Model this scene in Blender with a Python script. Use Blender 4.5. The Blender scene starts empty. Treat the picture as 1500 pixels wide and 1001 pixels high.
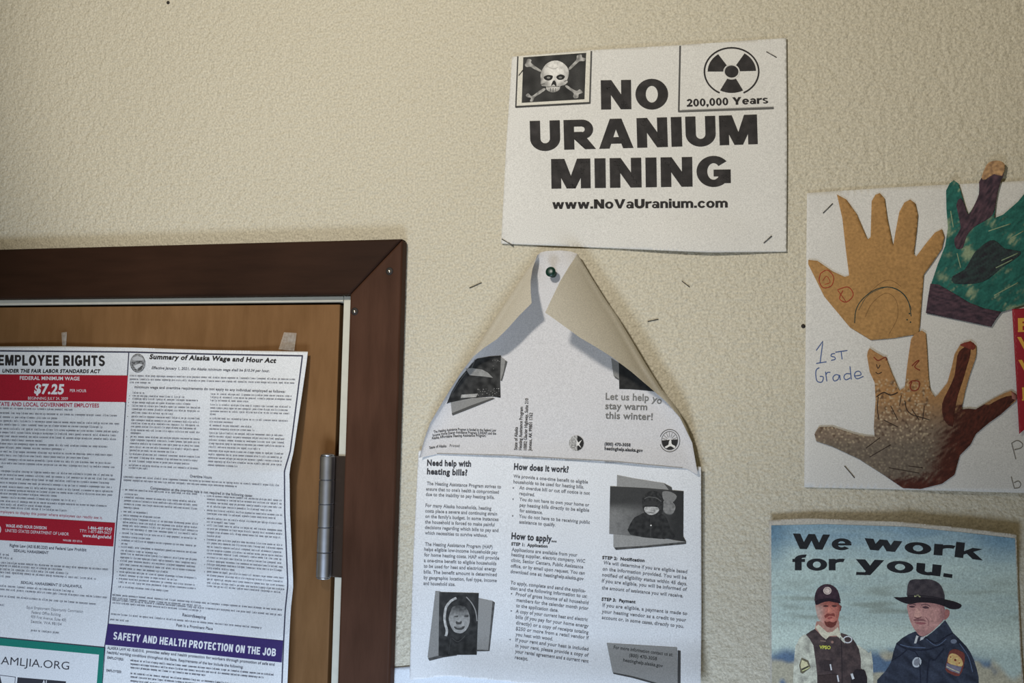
import bpy, bmesh, math, random
from mathutils import Vector, Matrix, noise
from mathutils.geometry import delaunay_2d_cdt
rnd = random.Random(7)
SC = bpy.context.scene
COL = SC.collection

# ------------------------------------------------------------------ camera
FPX = 1500.0
DIST = 0.97                                   # camera to wall (wall plane is y = 0, room is y < 0)
CAM = Vector((0.0, -DIST, 1.74))
ROT = Matrix.Rotation(math.radians(15), 3, 'Z') @ Matrix.Rotation(math.radians(94.2), 3, 'X') @ Matrix.Rotation(math.radians(1.2), 3, 'Z')
cam_d = bpy.data.cameras.new('camera')
cam_d.sensor_width = 36.0
cam_d.lens = 36.0 * FPX / 1500.0
cam_d.clip_start = 0.02
cam = bpy.data.objects.new('camera', cam_d)
cam.matrix_world = Matrix.Translation(CAM) @ ROT.to_4x4()
COL.objects.link(cam)
SC.camera = cam

# ------------------------------------------------------------------ light
SC.view_settings.view_transform = 'Standard'
SC.view_settings.look = 'None'
SC.view_settings.gamma = 1.0
SC.view_settings.use_curve_mapping = False
SC.view_settings.exposure = 0.0
W = bpy.data.worlds.new('room_light'); SC.world = W
W.use_nodes = True
W.node_tree.nodes['Background'].inputs[0].default_value = (1.0, 0.85, 0.52, 1)
W.node_tree.nodes['Background'].inputs[1].default_value = 0.125

def area(name, loc, target, sx, sy, power, color):
    d = bpy.data.lights.new(name, 'AREA'); d.shape = 'RECTANGLE'
    d.size = sx; d.size_y = sy; d.energy = power; d.color = color
    o = bpy.data.objects.new(name, d); o.location = loc
    o.rotation_euler = (Vector(target) - Vector(loc)).to_track_quat('-Z', 'Y').to_euler()
    COL.objects.link(o); return o
# cool fill light added low in front of the wall where no lamp stands, and the warm beam of a lamp near the ceiling left of the viewer
area('cool_fill_light', (-.24, -.76, .906), (-.53, -.16, .706), .48, .63, 19.0, (.62, .77, 1.0))
sp_d = bpy.data.lights.new('warm_spot_lamp', 'SPOT'); sp_d.energy = 24.5; sp_d.color = (1.0, .96, .89)
sp_d.spot_size = 2 * .73; sp_d.spot_blend = .50; sp_d.shadow_soft_size = .045
sp = bpy.data.objects.new('warm_spot_lamp', sp_d); sp.location = (-.41, -.90, 2.238)
sp.rotation_euler = (Vector((-.325, 0, 2.25)) - sp.location).to_track_quat('-Z', 'Y').to_euler()
COL.objects.link(sp)

# ------------------------------------------------------------------ helpers
def P(x, y, d=0.0):
    """the point of the place seen at pixel x, y that stands d metres in front of the wall"""
    r = ROT @ Vector(((x - 750.0) / FPX, -(y - 500.5) / FPX, -1.0))
    return CAM + r * ((DIST - d) / r.y)

def lin(c):
    c = c / 255.0
    return c / 12.92 if c <= 0.04045 else ((c + 0.055) / 1.055) ** 2.4
def S(r, g, b, k=1.3):
    return (min(lin(r) * k, .84), min(lin(g) * k, .84), min(lin(b) * k, .84))
def mix(a, b, t):
    t = max(0.0, min(1.0, t)); return tuple(a[i] + (b[i] - a[i]) * t for i in range(3))
def sst(a, b, x):
    t = max(0.0, min(1.0, (x - a) / (b - a))); return t * t * (3 - 2 * t)
def nz(x, y, s, seed=0.0):
    return noise.noise(Vector((x / s, y / s, seed)))
def interp(tab, t):
    if t <= tab[0][0]: return tab[0][1]
    for (a, va), (b, vb) in zip(tab, tab[1:]):
        if t <= b: return va + (vb - va) * (t - a) / (b - a)
    return tab[-1][1]
def fr(ox, oy, s):
    return lambda *pts: [(ox + p[0] / s, oy + p[1] / s) for p in pts]

def new_mat(name):
    m = bpy.data.materials.new(name); m.use_nodes = True
    return m, m.node_tree, m.node_tree.nodes['Principled BSDF']
def node(nt, t, **kw):
    n = nt.nodes.new(t)
    for k, v in kw.items(): setattr(n, k, v)
    return n

def sheet_mat(name, rough=0.75, grain=0.16, spec=0.25, bump=0.12, scale=900.0):
    m, nt, b = new_mat(name)
    a = node(nt, 'ShaderNodeAttribute'); a.attribute_name = 'Col'
    tc = node(nt, 'ShaderNodeTexCoord')
    n = node(nt, 'ShaderNodeTexNoise'); n.inputs['Scale'].default_value = scale; n.inputs['Detail'].default_value = 3
    nt.links.new(tc.outputs['Object'], n.inputs['Vector'])
    mr = node(nt, 'ShaderNodeMapRange'); mr.inputs['From Min'].default_value = .25; mr.inputs['From Max'].default_value = .75
    mr.inputs['To Min'].default_value = 1 - grain; mr.inputs['To Max'].default_value = 1 + grain
    nt.links.new(n.outputs['Fac'], mr.inputs['Value'])
    mx = node(nt, 'ShaderNodeVectorMath', operation='SCALE')
    nt.links.new(a.outputs['Color'], mx.inputs[0]); nt.links.new(mr.outputs[0], mx.inputs['Scale'])
    nt.links.new(mx.outputs[0], b.inputs['Base Color'])
    bp = node(nt, 'ShaderNodeBump'); bp.inputs['Strength'].default_value = bump; bp.inputs['Distance'].default_value = .0004
    nt.links.new(n.outputs['Fac'], bp.inputs['Height']); nt.links.new(bp.outputs[0], b.inputs['Normal'])
    b.inputs['Roughness'].default_value = rough
    b.inputs['Specular IOR Level'].default_value = spec
    return m

MAT_PAPER = sheet_mat('printed_paper')
MAT_GLOSS = sheet_mat('coated_poster_paper', rough=.5, grain=.24, spec=.14, scale=700)
MAT_CRAYON = sheet_mat('crayon_paper', rough=.8, grain=.22, bump=.35, scale=420)
MAT_RIBBON = sheet_mat('satin_ribbon', rough=.45, grain=.08, spec=.5)

def wall_mat():
    m, nt, b = new_mat('textured_wall_paint')
    tc = node(nt, 'ShaderNodeTexCoord')
    n1 = node(nt, 'ShaderNodeTexNoise'); n1.inputs['Scale'].default_value = 210; n1.inputs['Detail'].default_value = 4; n1.inputs['Roughness'].default_value = .55
    n2 = node(nt, 'ShaderNodeTexVoronoi'); n2.inputs['Scale'].default_value = 120; n2.feature = 'SMOOTH_F1'
    n3 = node(nt, 'ShaderNodeTexNoise'); n3.inputs['Scale'].default_value = 3.0
    n4 = node(nt, 'ShaderNodeTexNoise'); n4.inputs['Scale'].default_value = 470; n4.inputs['Detail'].default_value = 2
    for n in (n1, n2, n3, n4): nt.links.new(tc.outputs['Object'], n.inputs['Vector'])
    ad = node(nt, 'ShaderNodeMath', operation='MULTIPLY_ADD'); ad.inputs[1].default_value = -.5
    nt.links.new(n2.outputs['Distance'], ad.inputs[0]); nt.links.new(n1.outputs['Fac'], ad.inputs[2])
    bp = node(nt, 'ShaderNodeBump'); bp.inputs['Strength'].default_value = .85; bp.inputs['Distance'].default_value = .0027
    nt.links.new(ad.outputs[0], bp.inputs['Height']); nt.links.new(bp.outputs[0], b.inputs['Normal'])
    cr = node(nt, 'ShaderNodeMix', data_type='RGBA'); cr.inputs[6].default_value = (.57, .515, .39, 1); cr.inputs[7].default_value = (.64, .59, .465, 1)
    nt.links.new(n3.outputs['Fac'], cr.inputs[0])
    mr = node(nt, 'ShaderNodeMapRange'); mr.inputs['From Min'].default_value = .3; mr.inputs['From Max'].default_value = .7
    mr.inputs['To Min'].default_value = .81; mr.inputs['To Max'].default_value = 1.19
    nt.links.new(n4.outputs['Fac'], mr.inputs['Value'])
    sc = node(nt, 'ShaderNodeVectorMath', operation='SCALE')
    nt.links.new(cr.outputs[2], sc.inputs[0]); nt.links.new(mr.outputs[0], sc.inputs['Scale'])
    nt.links.new(sc.outputs[0], b.inputs['Base Color'])
    b.inputs['Roughness'].default_value = .6; b.inputs['Specular IOR Level'].default_value = .3
    return m

def wood_mat(name, c1, c2, stretch, rough=.5, scale=14.0):
    m, nt, b = new_mat(name)
    tc = node(nt, 'ShaderNodeTexCoord'); mp = node(nt, 'ShaderNodeMapping'); mp.inputs['Scale'].default_value = stretch
    n = node(nt, 'ShaderNodeTexNoise'); n.inputs['Scale'].default_value = scale; n.inputs['Detail'].default_value = 6; n.inputs['Roughness'].default_value = .6
    n2 = node(nt, 'ShaderNodeTexNoise'); n2.inputs['Scale'].default_value = 9; n2.inputs['Detail'].default_value = 2
    nt.links.new(tc.outputs['Object'], mp.inputs[0]); nt.links.new(mp.outputs[0], n.inputs['Vector']); nt.links.new(tc.outputs['Object'], n2.inputs['Vector'])
    av = node(nt, 'ShaderNodeMath', operation='MULTIPLY_ADD'); av.inputs[1].default_value = .55
    nt.links.new(n2.outputs['Fac'], av.inputs[0])
    hf = node(nt, 'ShaderNodeMath', operation='MULTIPLY'); hf.inputs[1].default_value = .45
    nt.links.new(n.outputs['Fac'], hf.inputs[0]); nt.links.new(hf.outputs[0], av.inputs[2])
    r = node(nt, 'ShaderNodeValToRGB'); r.color_ramp.elements[0].position = .34; r.color_ramp.elements[1].position = .68
    r.color_ramp.elements[0].color = (*c1, 1); r.color_ramp.elements[1].color = (*c2, 1)
    nt.links.new(av.outputs[0], r.inputs[0]); nt.links.new(r.outputs[0], b.inputs['Base Color'])
    bp = node(nt, 'ShaderNodeBump'); bp.inputs['Strength'].default_value = .25; bp.inputs['Distance'].default_value = .0006
    nt.links.new(n.outputs['Fac'], bp.inputs['Height']); nt.links.new(bp.outputs[0], b.inputs['Normal'])
    b.inputs['Roughness'].default_value = rough; b.inputs['Specular IOR Level'].default_value = .12
    return m

def plain_mat(name, col, rough=.5, metal=0.0, nscale=60.0, amount=.12):
    m, nt, b = new_mat(name)
    tc = node(nt, 'ShaderNodeTexCoord'); n = node(nt, 'ShaderNodeTexNoise'); n.inputs['Scale'].default_value = nscale; n.inputs['Detail'].default_value = 4
    nt.links.new(tc.outputs['Object'], n.inputs['Vector'])
    cr = node(nt, 'ShaderNodeMix', data_type='RGBA')
    cr.inputs[6].default_value = (*[c * (1 - amount) for c in col], 1); cr.inputs[7].default_value = (*[min(1, c * (1 + amount)) for c in col], 1)
    nt.links.new(n.outputs['Fac'], cr.inputs[0]); nt.links.new(cr.outputs[2], b.inputs['Base Color'])
    b.inputs['Roughness'].default_value = rough; b.inputs['Metallic'].default_value = metal
    return m

MAT_WALL = wall_mat()
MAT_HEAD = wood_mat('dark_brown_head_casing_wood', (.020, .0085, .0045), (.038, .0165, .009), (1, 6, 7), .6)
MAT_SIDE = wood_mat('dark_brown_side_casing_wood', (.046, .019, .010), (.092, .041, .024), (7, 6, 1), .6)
MAT_DOOR = wood_mat('tan_wood_door_face', (.155, .075, .027), (.245, .127, .052), (6, 3, 1.2), .6)
MAT_JAMB = plain_mat('pale_jamb_paint', (.60, .57, .47), .55, 0, 120, .10)
MAT_DARKM = plain_mat('dark_bronze_metal', (.07, .048, .036), .4, .7)
MAT_STEEL = plain_mat('worn_steel', (.55, .57, .62), .38, 1.0, 90, .25)
MAT_NAIL = plain_mat('bright_nail_steel', (.75, .72, .66), .25, 1.0)
MAT_RUST = plain_mat('dark_rusty_steel', (.018, .012, .009), .7, 0)
MAT_STAPLE = plain_mat('grey_staple_wire', (.13, .125, .115), .45, .8)
MAT_PIN = plain_mat('green_pin_plastic', (.002, .032, .020), .35, 0, 60, .1)

def tag(o, label=None, cat=None, group=None, kind=None):
    if label: o['label'] = label
    if cat: o['category'] = cat
    if group: o['group'] = group
    if kind: o['kind'] = kind
    return o
def empty(name, loc, label, cat, group=None):
    o = bpy.data.objects.new(name, None); o.empty_display_size = .03
    o.location = loc; COL.objects.link(o)
    return tag(o, label, cat, group)

class MB:
    """vertices, faces and colours of one mesh object"""
    def __init__(s): s.v = []; s.f = []; s.c = []
    def add(s, vs, fs, cols):
        o = len(s.v); s.v += vs; s.c += cols
        s.f += [tuple(i + o for i in f) for f in fs]
    def build(s, name, mat, parent=None, origin=None, smooth=True):
        org = Vector(origin) if origin is not None else (Vector(parent.location) if parent else Vector((0, 0, 0)))
        me = bpy.data.meshes.new(name)
        me.from_pydata([tuple(Vector(p) - org) for p in s.v], [], s.f)
        if s.c:
            a = me.color_attributes.new('Col', 'FLOAT_COLOR', 'POINT')
            flat = []
            for c in s.c: flat += [c[0], c[1], c[2], 1.0]
            a.data.foreach_set('color', flat)
        me.materials.append(mat)
        if smooth: me.polygons.foreach_set('use_smooth', [True] * len(me.polygons))
        me.update()
        o = bpy.data.objects.new(name, me); COL.objects.link(o)
        if parent:
            o.parent = parent
        else: o.location = org
        return o

def inside(x, y, pts):
    r = False; j = len(pts) - 1
    for i in range(len(pts)):
        xi, yi = pts[i]; xj, yj = pts[j]
        if (yi > y) != (yj > y) and x < (xj - xi) * (y - yi) / (yj - yi) + xi: r = not r
        j = i
    return r
def densify(pts, res, closed=True):
    out = []; n = len(pts)
    for i in range(n if closed else n - 1):
        a = pts[i]; b = pts[(i + 1) % n]
        k = max(1, int(math.hypot(b[0] - a[0], b[1] - a[1]) / res + .5))
        for j in range(k): out.append((a[0] + (b[0] - a[0]) * j / k, a[1] + (b[1] - a[1]) * j / k))
    if not closed: out.append(pts[-1])
    return out
def curve(pts, n=5, closed=False):
    """Catmull-Rom through the points"""
    out = []; m = len(pts)
    for i in range(m if closed else m - 1):
        if closed: p0, p1, p2, p3 = pts[i - 1], pts[i], pts[(i + 1) % m], pts[(i + 2) % m]
        else: p0, p1, p2, p3 = pts[max(i - 1, 0)], pts[i], pts[i + 1], pts[min(i + 2, m - 1)]
        for j in range(n):
            t = j / n; t2 = t * t; t3 = t2 * t
            out.append(tuple(.5 * (2 * p1[k] + (p2[k] - p0[k]) * t + (2 * p0[k] - 5 * p1[k] + 4 * p2[k] - p3[k]) * t2 + (3 * p1[k] - p0[k] - 3 * p2[k] + p3[k]) * t3) for k in (0, 1)))
    if not closed: out.append(pts[-1])
    return out

def subdiv(vs, fs, m):
    """split long triangles so that big letters bend with their paper"""
    vs = list(vs); fs = [t for f in fs for t in ([f] if len(f) == 3 else [(f[0], f[i], f[i + 1]) for i in range(1, len(f) - 1)])]
    for _ in range(5):
        out = []; mid = {}; hit = False
        long = lambda a, b: math.hypot(vs[a][0] - vs[b][0], vs[a][1] - vs[b][1]) > m
        def md(a, b):
            k = (min(a, b), max(a, b))
            if k not in mid: mid[k] = len(vs); vs.append(((vs[a][0] + vs[b][0]) / 2, (vs[a][1] + vs[b][1]) / 2))
            return mid[k]
        for a, b, c in fs:
            L = [long(a, b), long(b, c), long(c, a)]; n = sum(L)
            if n == 0: out.append((a, b, c)); continue
            hit = True
            while not L[0]: a, b, c = b, c, a; L = L[1:] + L[:1]
            if n == 1: q = md(a, b); out += [(a, q, c), (q, b, c)]
            elif n == 3: q, r, t = md(a, b), md(b, c), md(c, a); out += [(a, q, t), (q, b, r), (t, r, c), (q, r, t)]
            else:
                if not L[1]: a, b, c = c, a, b      # make ab and bc the long ones
                q, r = md(a, b), md(b, c); out += [(q, b, r), (a, q, r), (a, r, c)]
        fs = out
        if not hit: break
    return vs, fs

class Sheet:
    """a sheet of paper: dfun gives how far it stands off the wall at each pixel"""
    def __init__(s, name, label, cat, centre, dfun, step=.00003, mat=MAT_PAPER, group=None):
        s.d = dfun; s.step = step; s.mat = mat
        s.root = empty(name, P(*centre, 0.0), label, cat, group)
        s.layer = 1; s.fine = 6.0
        s.mb = None; s.started = False
    def part(s, base=2): s.mb = MB(); s.layer = base if s.started else 1; s.started = True; return s
    def done(s, name, label=None, mat=None, solid=0.0, parent=None):
        o = s.mb.build(name, mat or s.mat, parent or s.root, origin=s.root.location)
        if parent: o.location = (0, 0, 0)
        if solid:
            md = o.modifiers.new('thickness', 'SOLIDIFY'); md.thickness = solid; md.offset = -1
        if label: o['label'] = label
        s.mb = None
        return o
    def lay(s, x, y, L): return P(x, y, s.d(x, y) + L * s.step + (.00022 if L > 2 else 0))
    def poly(s, pts, col, res=0, keep=False, jit=0.0):
        """filled outline; col a colour or a function of the pixel"""
        if not keep: s.layer += 1
        L = s.layer
        cf = col if callable(col) else None
        if res: pts = densify(pts, res)
        n = len(pts); vs = [Vector(p) for p in pts]
        if res:
            x0 = min(p[0] for p in pts); x1 = max(p[0] for p in pts); y0 = min(p[1] for p in pts); y1 = max(p[1] for p in pts)
            st = res; j = 0; y = y0 + st * .5
            while y < y1:
                x = x0 + st * (.5 if j % 2 else .95)
                while x < x1:
                    if inside(x, y, pts): vs.append(Vector((x, y)))
                    x += st
                y += st * .87; j += 1
        r = delaunay_2d_cdt(vs, [], [list(range(n))], 1, 1e-4)
        V = r[0]; F = r[2]
        out = []
        for f in F:
            a, b, c = (V[i] for i in f[:3])
            if (b.x - a.x) * (c.y - a.y) - (b.y - a.y) * (c.x - a.x) > 0: f = list(reversed(f))
            out.append(tuple(f))
        if not res:
            q, out = subdiv([tuple(v) for v in V], out, s.fine); V = [Vector(p) for p in q]
        s.mb.add([s.lay(v.x, v.y, L) for v in V], out, [cf(v.x, v.y) if cf else col for v in V])
    def ell(s, cx, cy, rx, ry, col, n=24, rot=0.0, res=0):
        if rx < 2.2: s.layer += 1
        c, q = math.cos(rot), math.sin(rot)
        s.poly([(cx + rx * math.cos(t) * c - ry * math.sin(t) * q, cy + rx * math.cos(t) * q + ry * math.sin(t) * c) for t in (i * 2 * math.pi / n for i in range(n))], col, res, rx < 2.2)
        if rx < 2.2: s.layer -= 1
    def strip(s, pts, w, col, smooth=0, keep=False, res=6):
        """a drawn line of width w (a number or one per point)"""
        if smooth: pts = curve(pts, smooth)
        elif res: pts = densify(pts, res, False)
        n = len(pts); vs = []
        for i, p in enumerate(pts):
            a = pts[max(i - 1, 0)]; b = pts[min(i + 1, n - 1)]
            dx, dy = b[0] - a[0], b[1] - a[1]; l = math.hypot(dx, dy) or 1
            h = w / 2
            vs += [(p[0] - dy / l * h, p[1] + dx / l * h), (p[0] + dy / l * h, p[1] - dx / l * h)]
        cf = col if callable(col) else None
        s.mb.add([s.lay(*v, s.layer + 1) for v in vs], [(2 * i, 2 * i + 2, 2 * i + 3, 2 * i + 1) for i in range(n - 1)], [cf(*v) if cf else col for v in vs])
    def ring(s, cx, cy, rx, ry, w, col, a0=0, a1=360, n=40):
        s.strip([(cx + rx * math.cos(math.radians(a0 + (a1 - a0) * i / n)), cy + ry * math.sin(math.radians(a0 + (a1 - a0) * i / n))) for i in range(n + 1)], w, col, res=0)
    def glyphs(s, tris, base, h, col, width, ital=0.0):
        """tris: (verts, faces) in letter units (cap height 1); base: polyline baseline"""
        seg = [math.hypot(b[0] - a[0], b[1] - a[1]) for a, b in zip(base, base[1:])]
        tot = sum(seg); k = tot / width
        for V, F in tris:
            vs = []
            for (u, v) in V:
                t = u * k; i = 0
                while i < len(seg) - 1 and t > seg[i]: t -= seg[i]; i += 1
                a, b = base[i], base[i + 1]; dx, dy = (b[0] - a[0]) / seg[i], (b[1] - a[1]) / seg[i]
                t += ital * v * h
                vs.append((a[0] + dx * t + dy * v * h, a[1] + dy * t - dx * v * h))
            out = []
            for f in F:
                a, b, c = vs[f[0]], vs[f[1]], vs[f[2]]
                out.append(tuple(reversed(f)) if (b[0] - a[0]) * (c[1] - a[1]) - (b[1] - a[1]) * (c[0] - a[0]) > 0 else f)
            cf = col if callable(col) else None
            vs, out = subdiv(vs, out, s.fine)
            s.mb.add([s.lay(*v, s.layer + 1) for v in vs], out, [cf(*v) if cf else col for v in vs])
    def text(s, st, base, h, col, bold=0, ital=0.0):
        base = [tuple(p) for p in base]
        x = 0.0; tr = []; w = 0
        for ch in st:
            V, F, adv = FONT[(ch, bold)]
            if V:
                tr.append(([(u + x, v) for u, v in V], F)); w = x + max(u for u, v in V)
            x += adv
        m = min((u for V, F in tr for u, v in V), default=0)
        tr = [([(u - m, v) for u, v in V], F) for V, F in tr]
        s.glyphs(tr, base, h, col, w - m, ital)
    def heavy(s, st, base, h, col, gap=.07):
        x = 0.0; tr = []
        for ch in st:
            V, F, w = HEAVY(ch)
            if V: tr.append(([(u + x, v) for u, v in V], F))
            x += w + gap
        s.glyphs(tr, base, h, col, x - gap)
    def greek(s, a, b, xh, col, dens=1.0, w=.5):
        """a line of print too small to read: strokes bunched in words"""
        L = math.hypot(b[0] - a[0], b[1] - a[1]); dx, dy = (b[0] - a[0]) / L, (b[1] - a[1]) / L
        vs = []; fs = []
        def q(u0, v0, u1, v1):
            o = len(vs)
            for u, v in ((u0, v0), (u1, v0), (u1, v1), (u0, v1)): vs.append((a[0] + dx * u + dy * v, a[1] + dy * u - dx * v))
            fs.append((o, o + 1, o + 2, o + 3))
        t = 0.0
        while t < L - xh:
            n = rnd.randint(2, 9)
            for _ in range(n):
                if t > L - xh * .5: break
                k = rnd.random(); g = xh * .82
                if k < .45: q(t, 0, t + w, xh); q(t + g * .6, 0, t + g * .6 + w, xh); q(t, xh - w, t + g * .6, xh)
                elif k < .68: q(t, 0, t + g * .65, w); q(t, xh - w, t + g * .65, xh); q(t, 0, t + w, xh)
                elif k < .80: q(t, 0, t + w, xh * 1.55); q(t, 0, t + g * .6, w)
                elif k < .88: q(t, -xh * .5, t + w, xh); q(t, xh - w, t + g * .6, xh); q(t + g * .6, 0, t + g * .6 + w, xh)
                else: q(t, 0, t + w * 1.2, xh)
                t += g * (1.02 if k < .88 else .55)
            t += xh * .7
        if vs:
            cf = col if callable(col) else None
            s.mb.add([s.lay(*v, s.layer + 1) for v in vs], fs, [cf(*v) if cf else col for v in vs])

# --- letters from the built-in font, cached
FONT = {}
def load_font():
    chars = ''.join(chr(c) for c in range(33, 127)) + '\u2022'
    objs = []
    for bold, off in ((0, 0.0), (1, .022), (2, .042)):
        for ch in chars + 'H':
            for body in (ch, ch + 'H'):
                c = bpy.data.curves.new('t', 'FONT'); c.body = body; c.resolution_u = 3; c.offset = off
                o = bpy.data.objects.new('t', c); COL.objects.link(o); objs.append((ch, bold, body, o))
    dg = bpy.context.evaluated_depsgraph_get(); dg.update()
    got = {}
    for ch, bold, body, o in objs:
        me = o.evaluated_get(dg).to_mesh()
        got[(ch, bold, body)] = ([(v.co.x, v.co.y) for v in me.vertices], [tuple(p.vertices) for p in me.polygons])
        o.evaluated_get(dg).to_mesh_clear()
    for bold in (0, 1, 2):
        V, F = got[('H', bold, 'H')]; H0 = min(v[0] for v in V); hh = max(v[1] for v in V); hw = max(v[0] for v in V)
        y0 = min(v[1] for v in V); cap = hh - y0
        for ch in chars:
            V, F = got[(ch, bold, ch)]; V2, _ = got[(ch, bold, ch + 'H')]
            adv = max(v[0] for v in V2) - hw
            adv = adv + (0, .02, .045)[bold]
            FONT[(ch, bold)] = ([(u / cap, (v - y0) / cap) for u, v in V], F, adv / cap)
        FONT[(' ', bold)] = ([], [], .30 / cap)
    for _, _, _, o in objs:
        c = o.data; bpy.data.objects.remove(o); bpy.data.curves.remove(c)
load_font()

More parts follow.
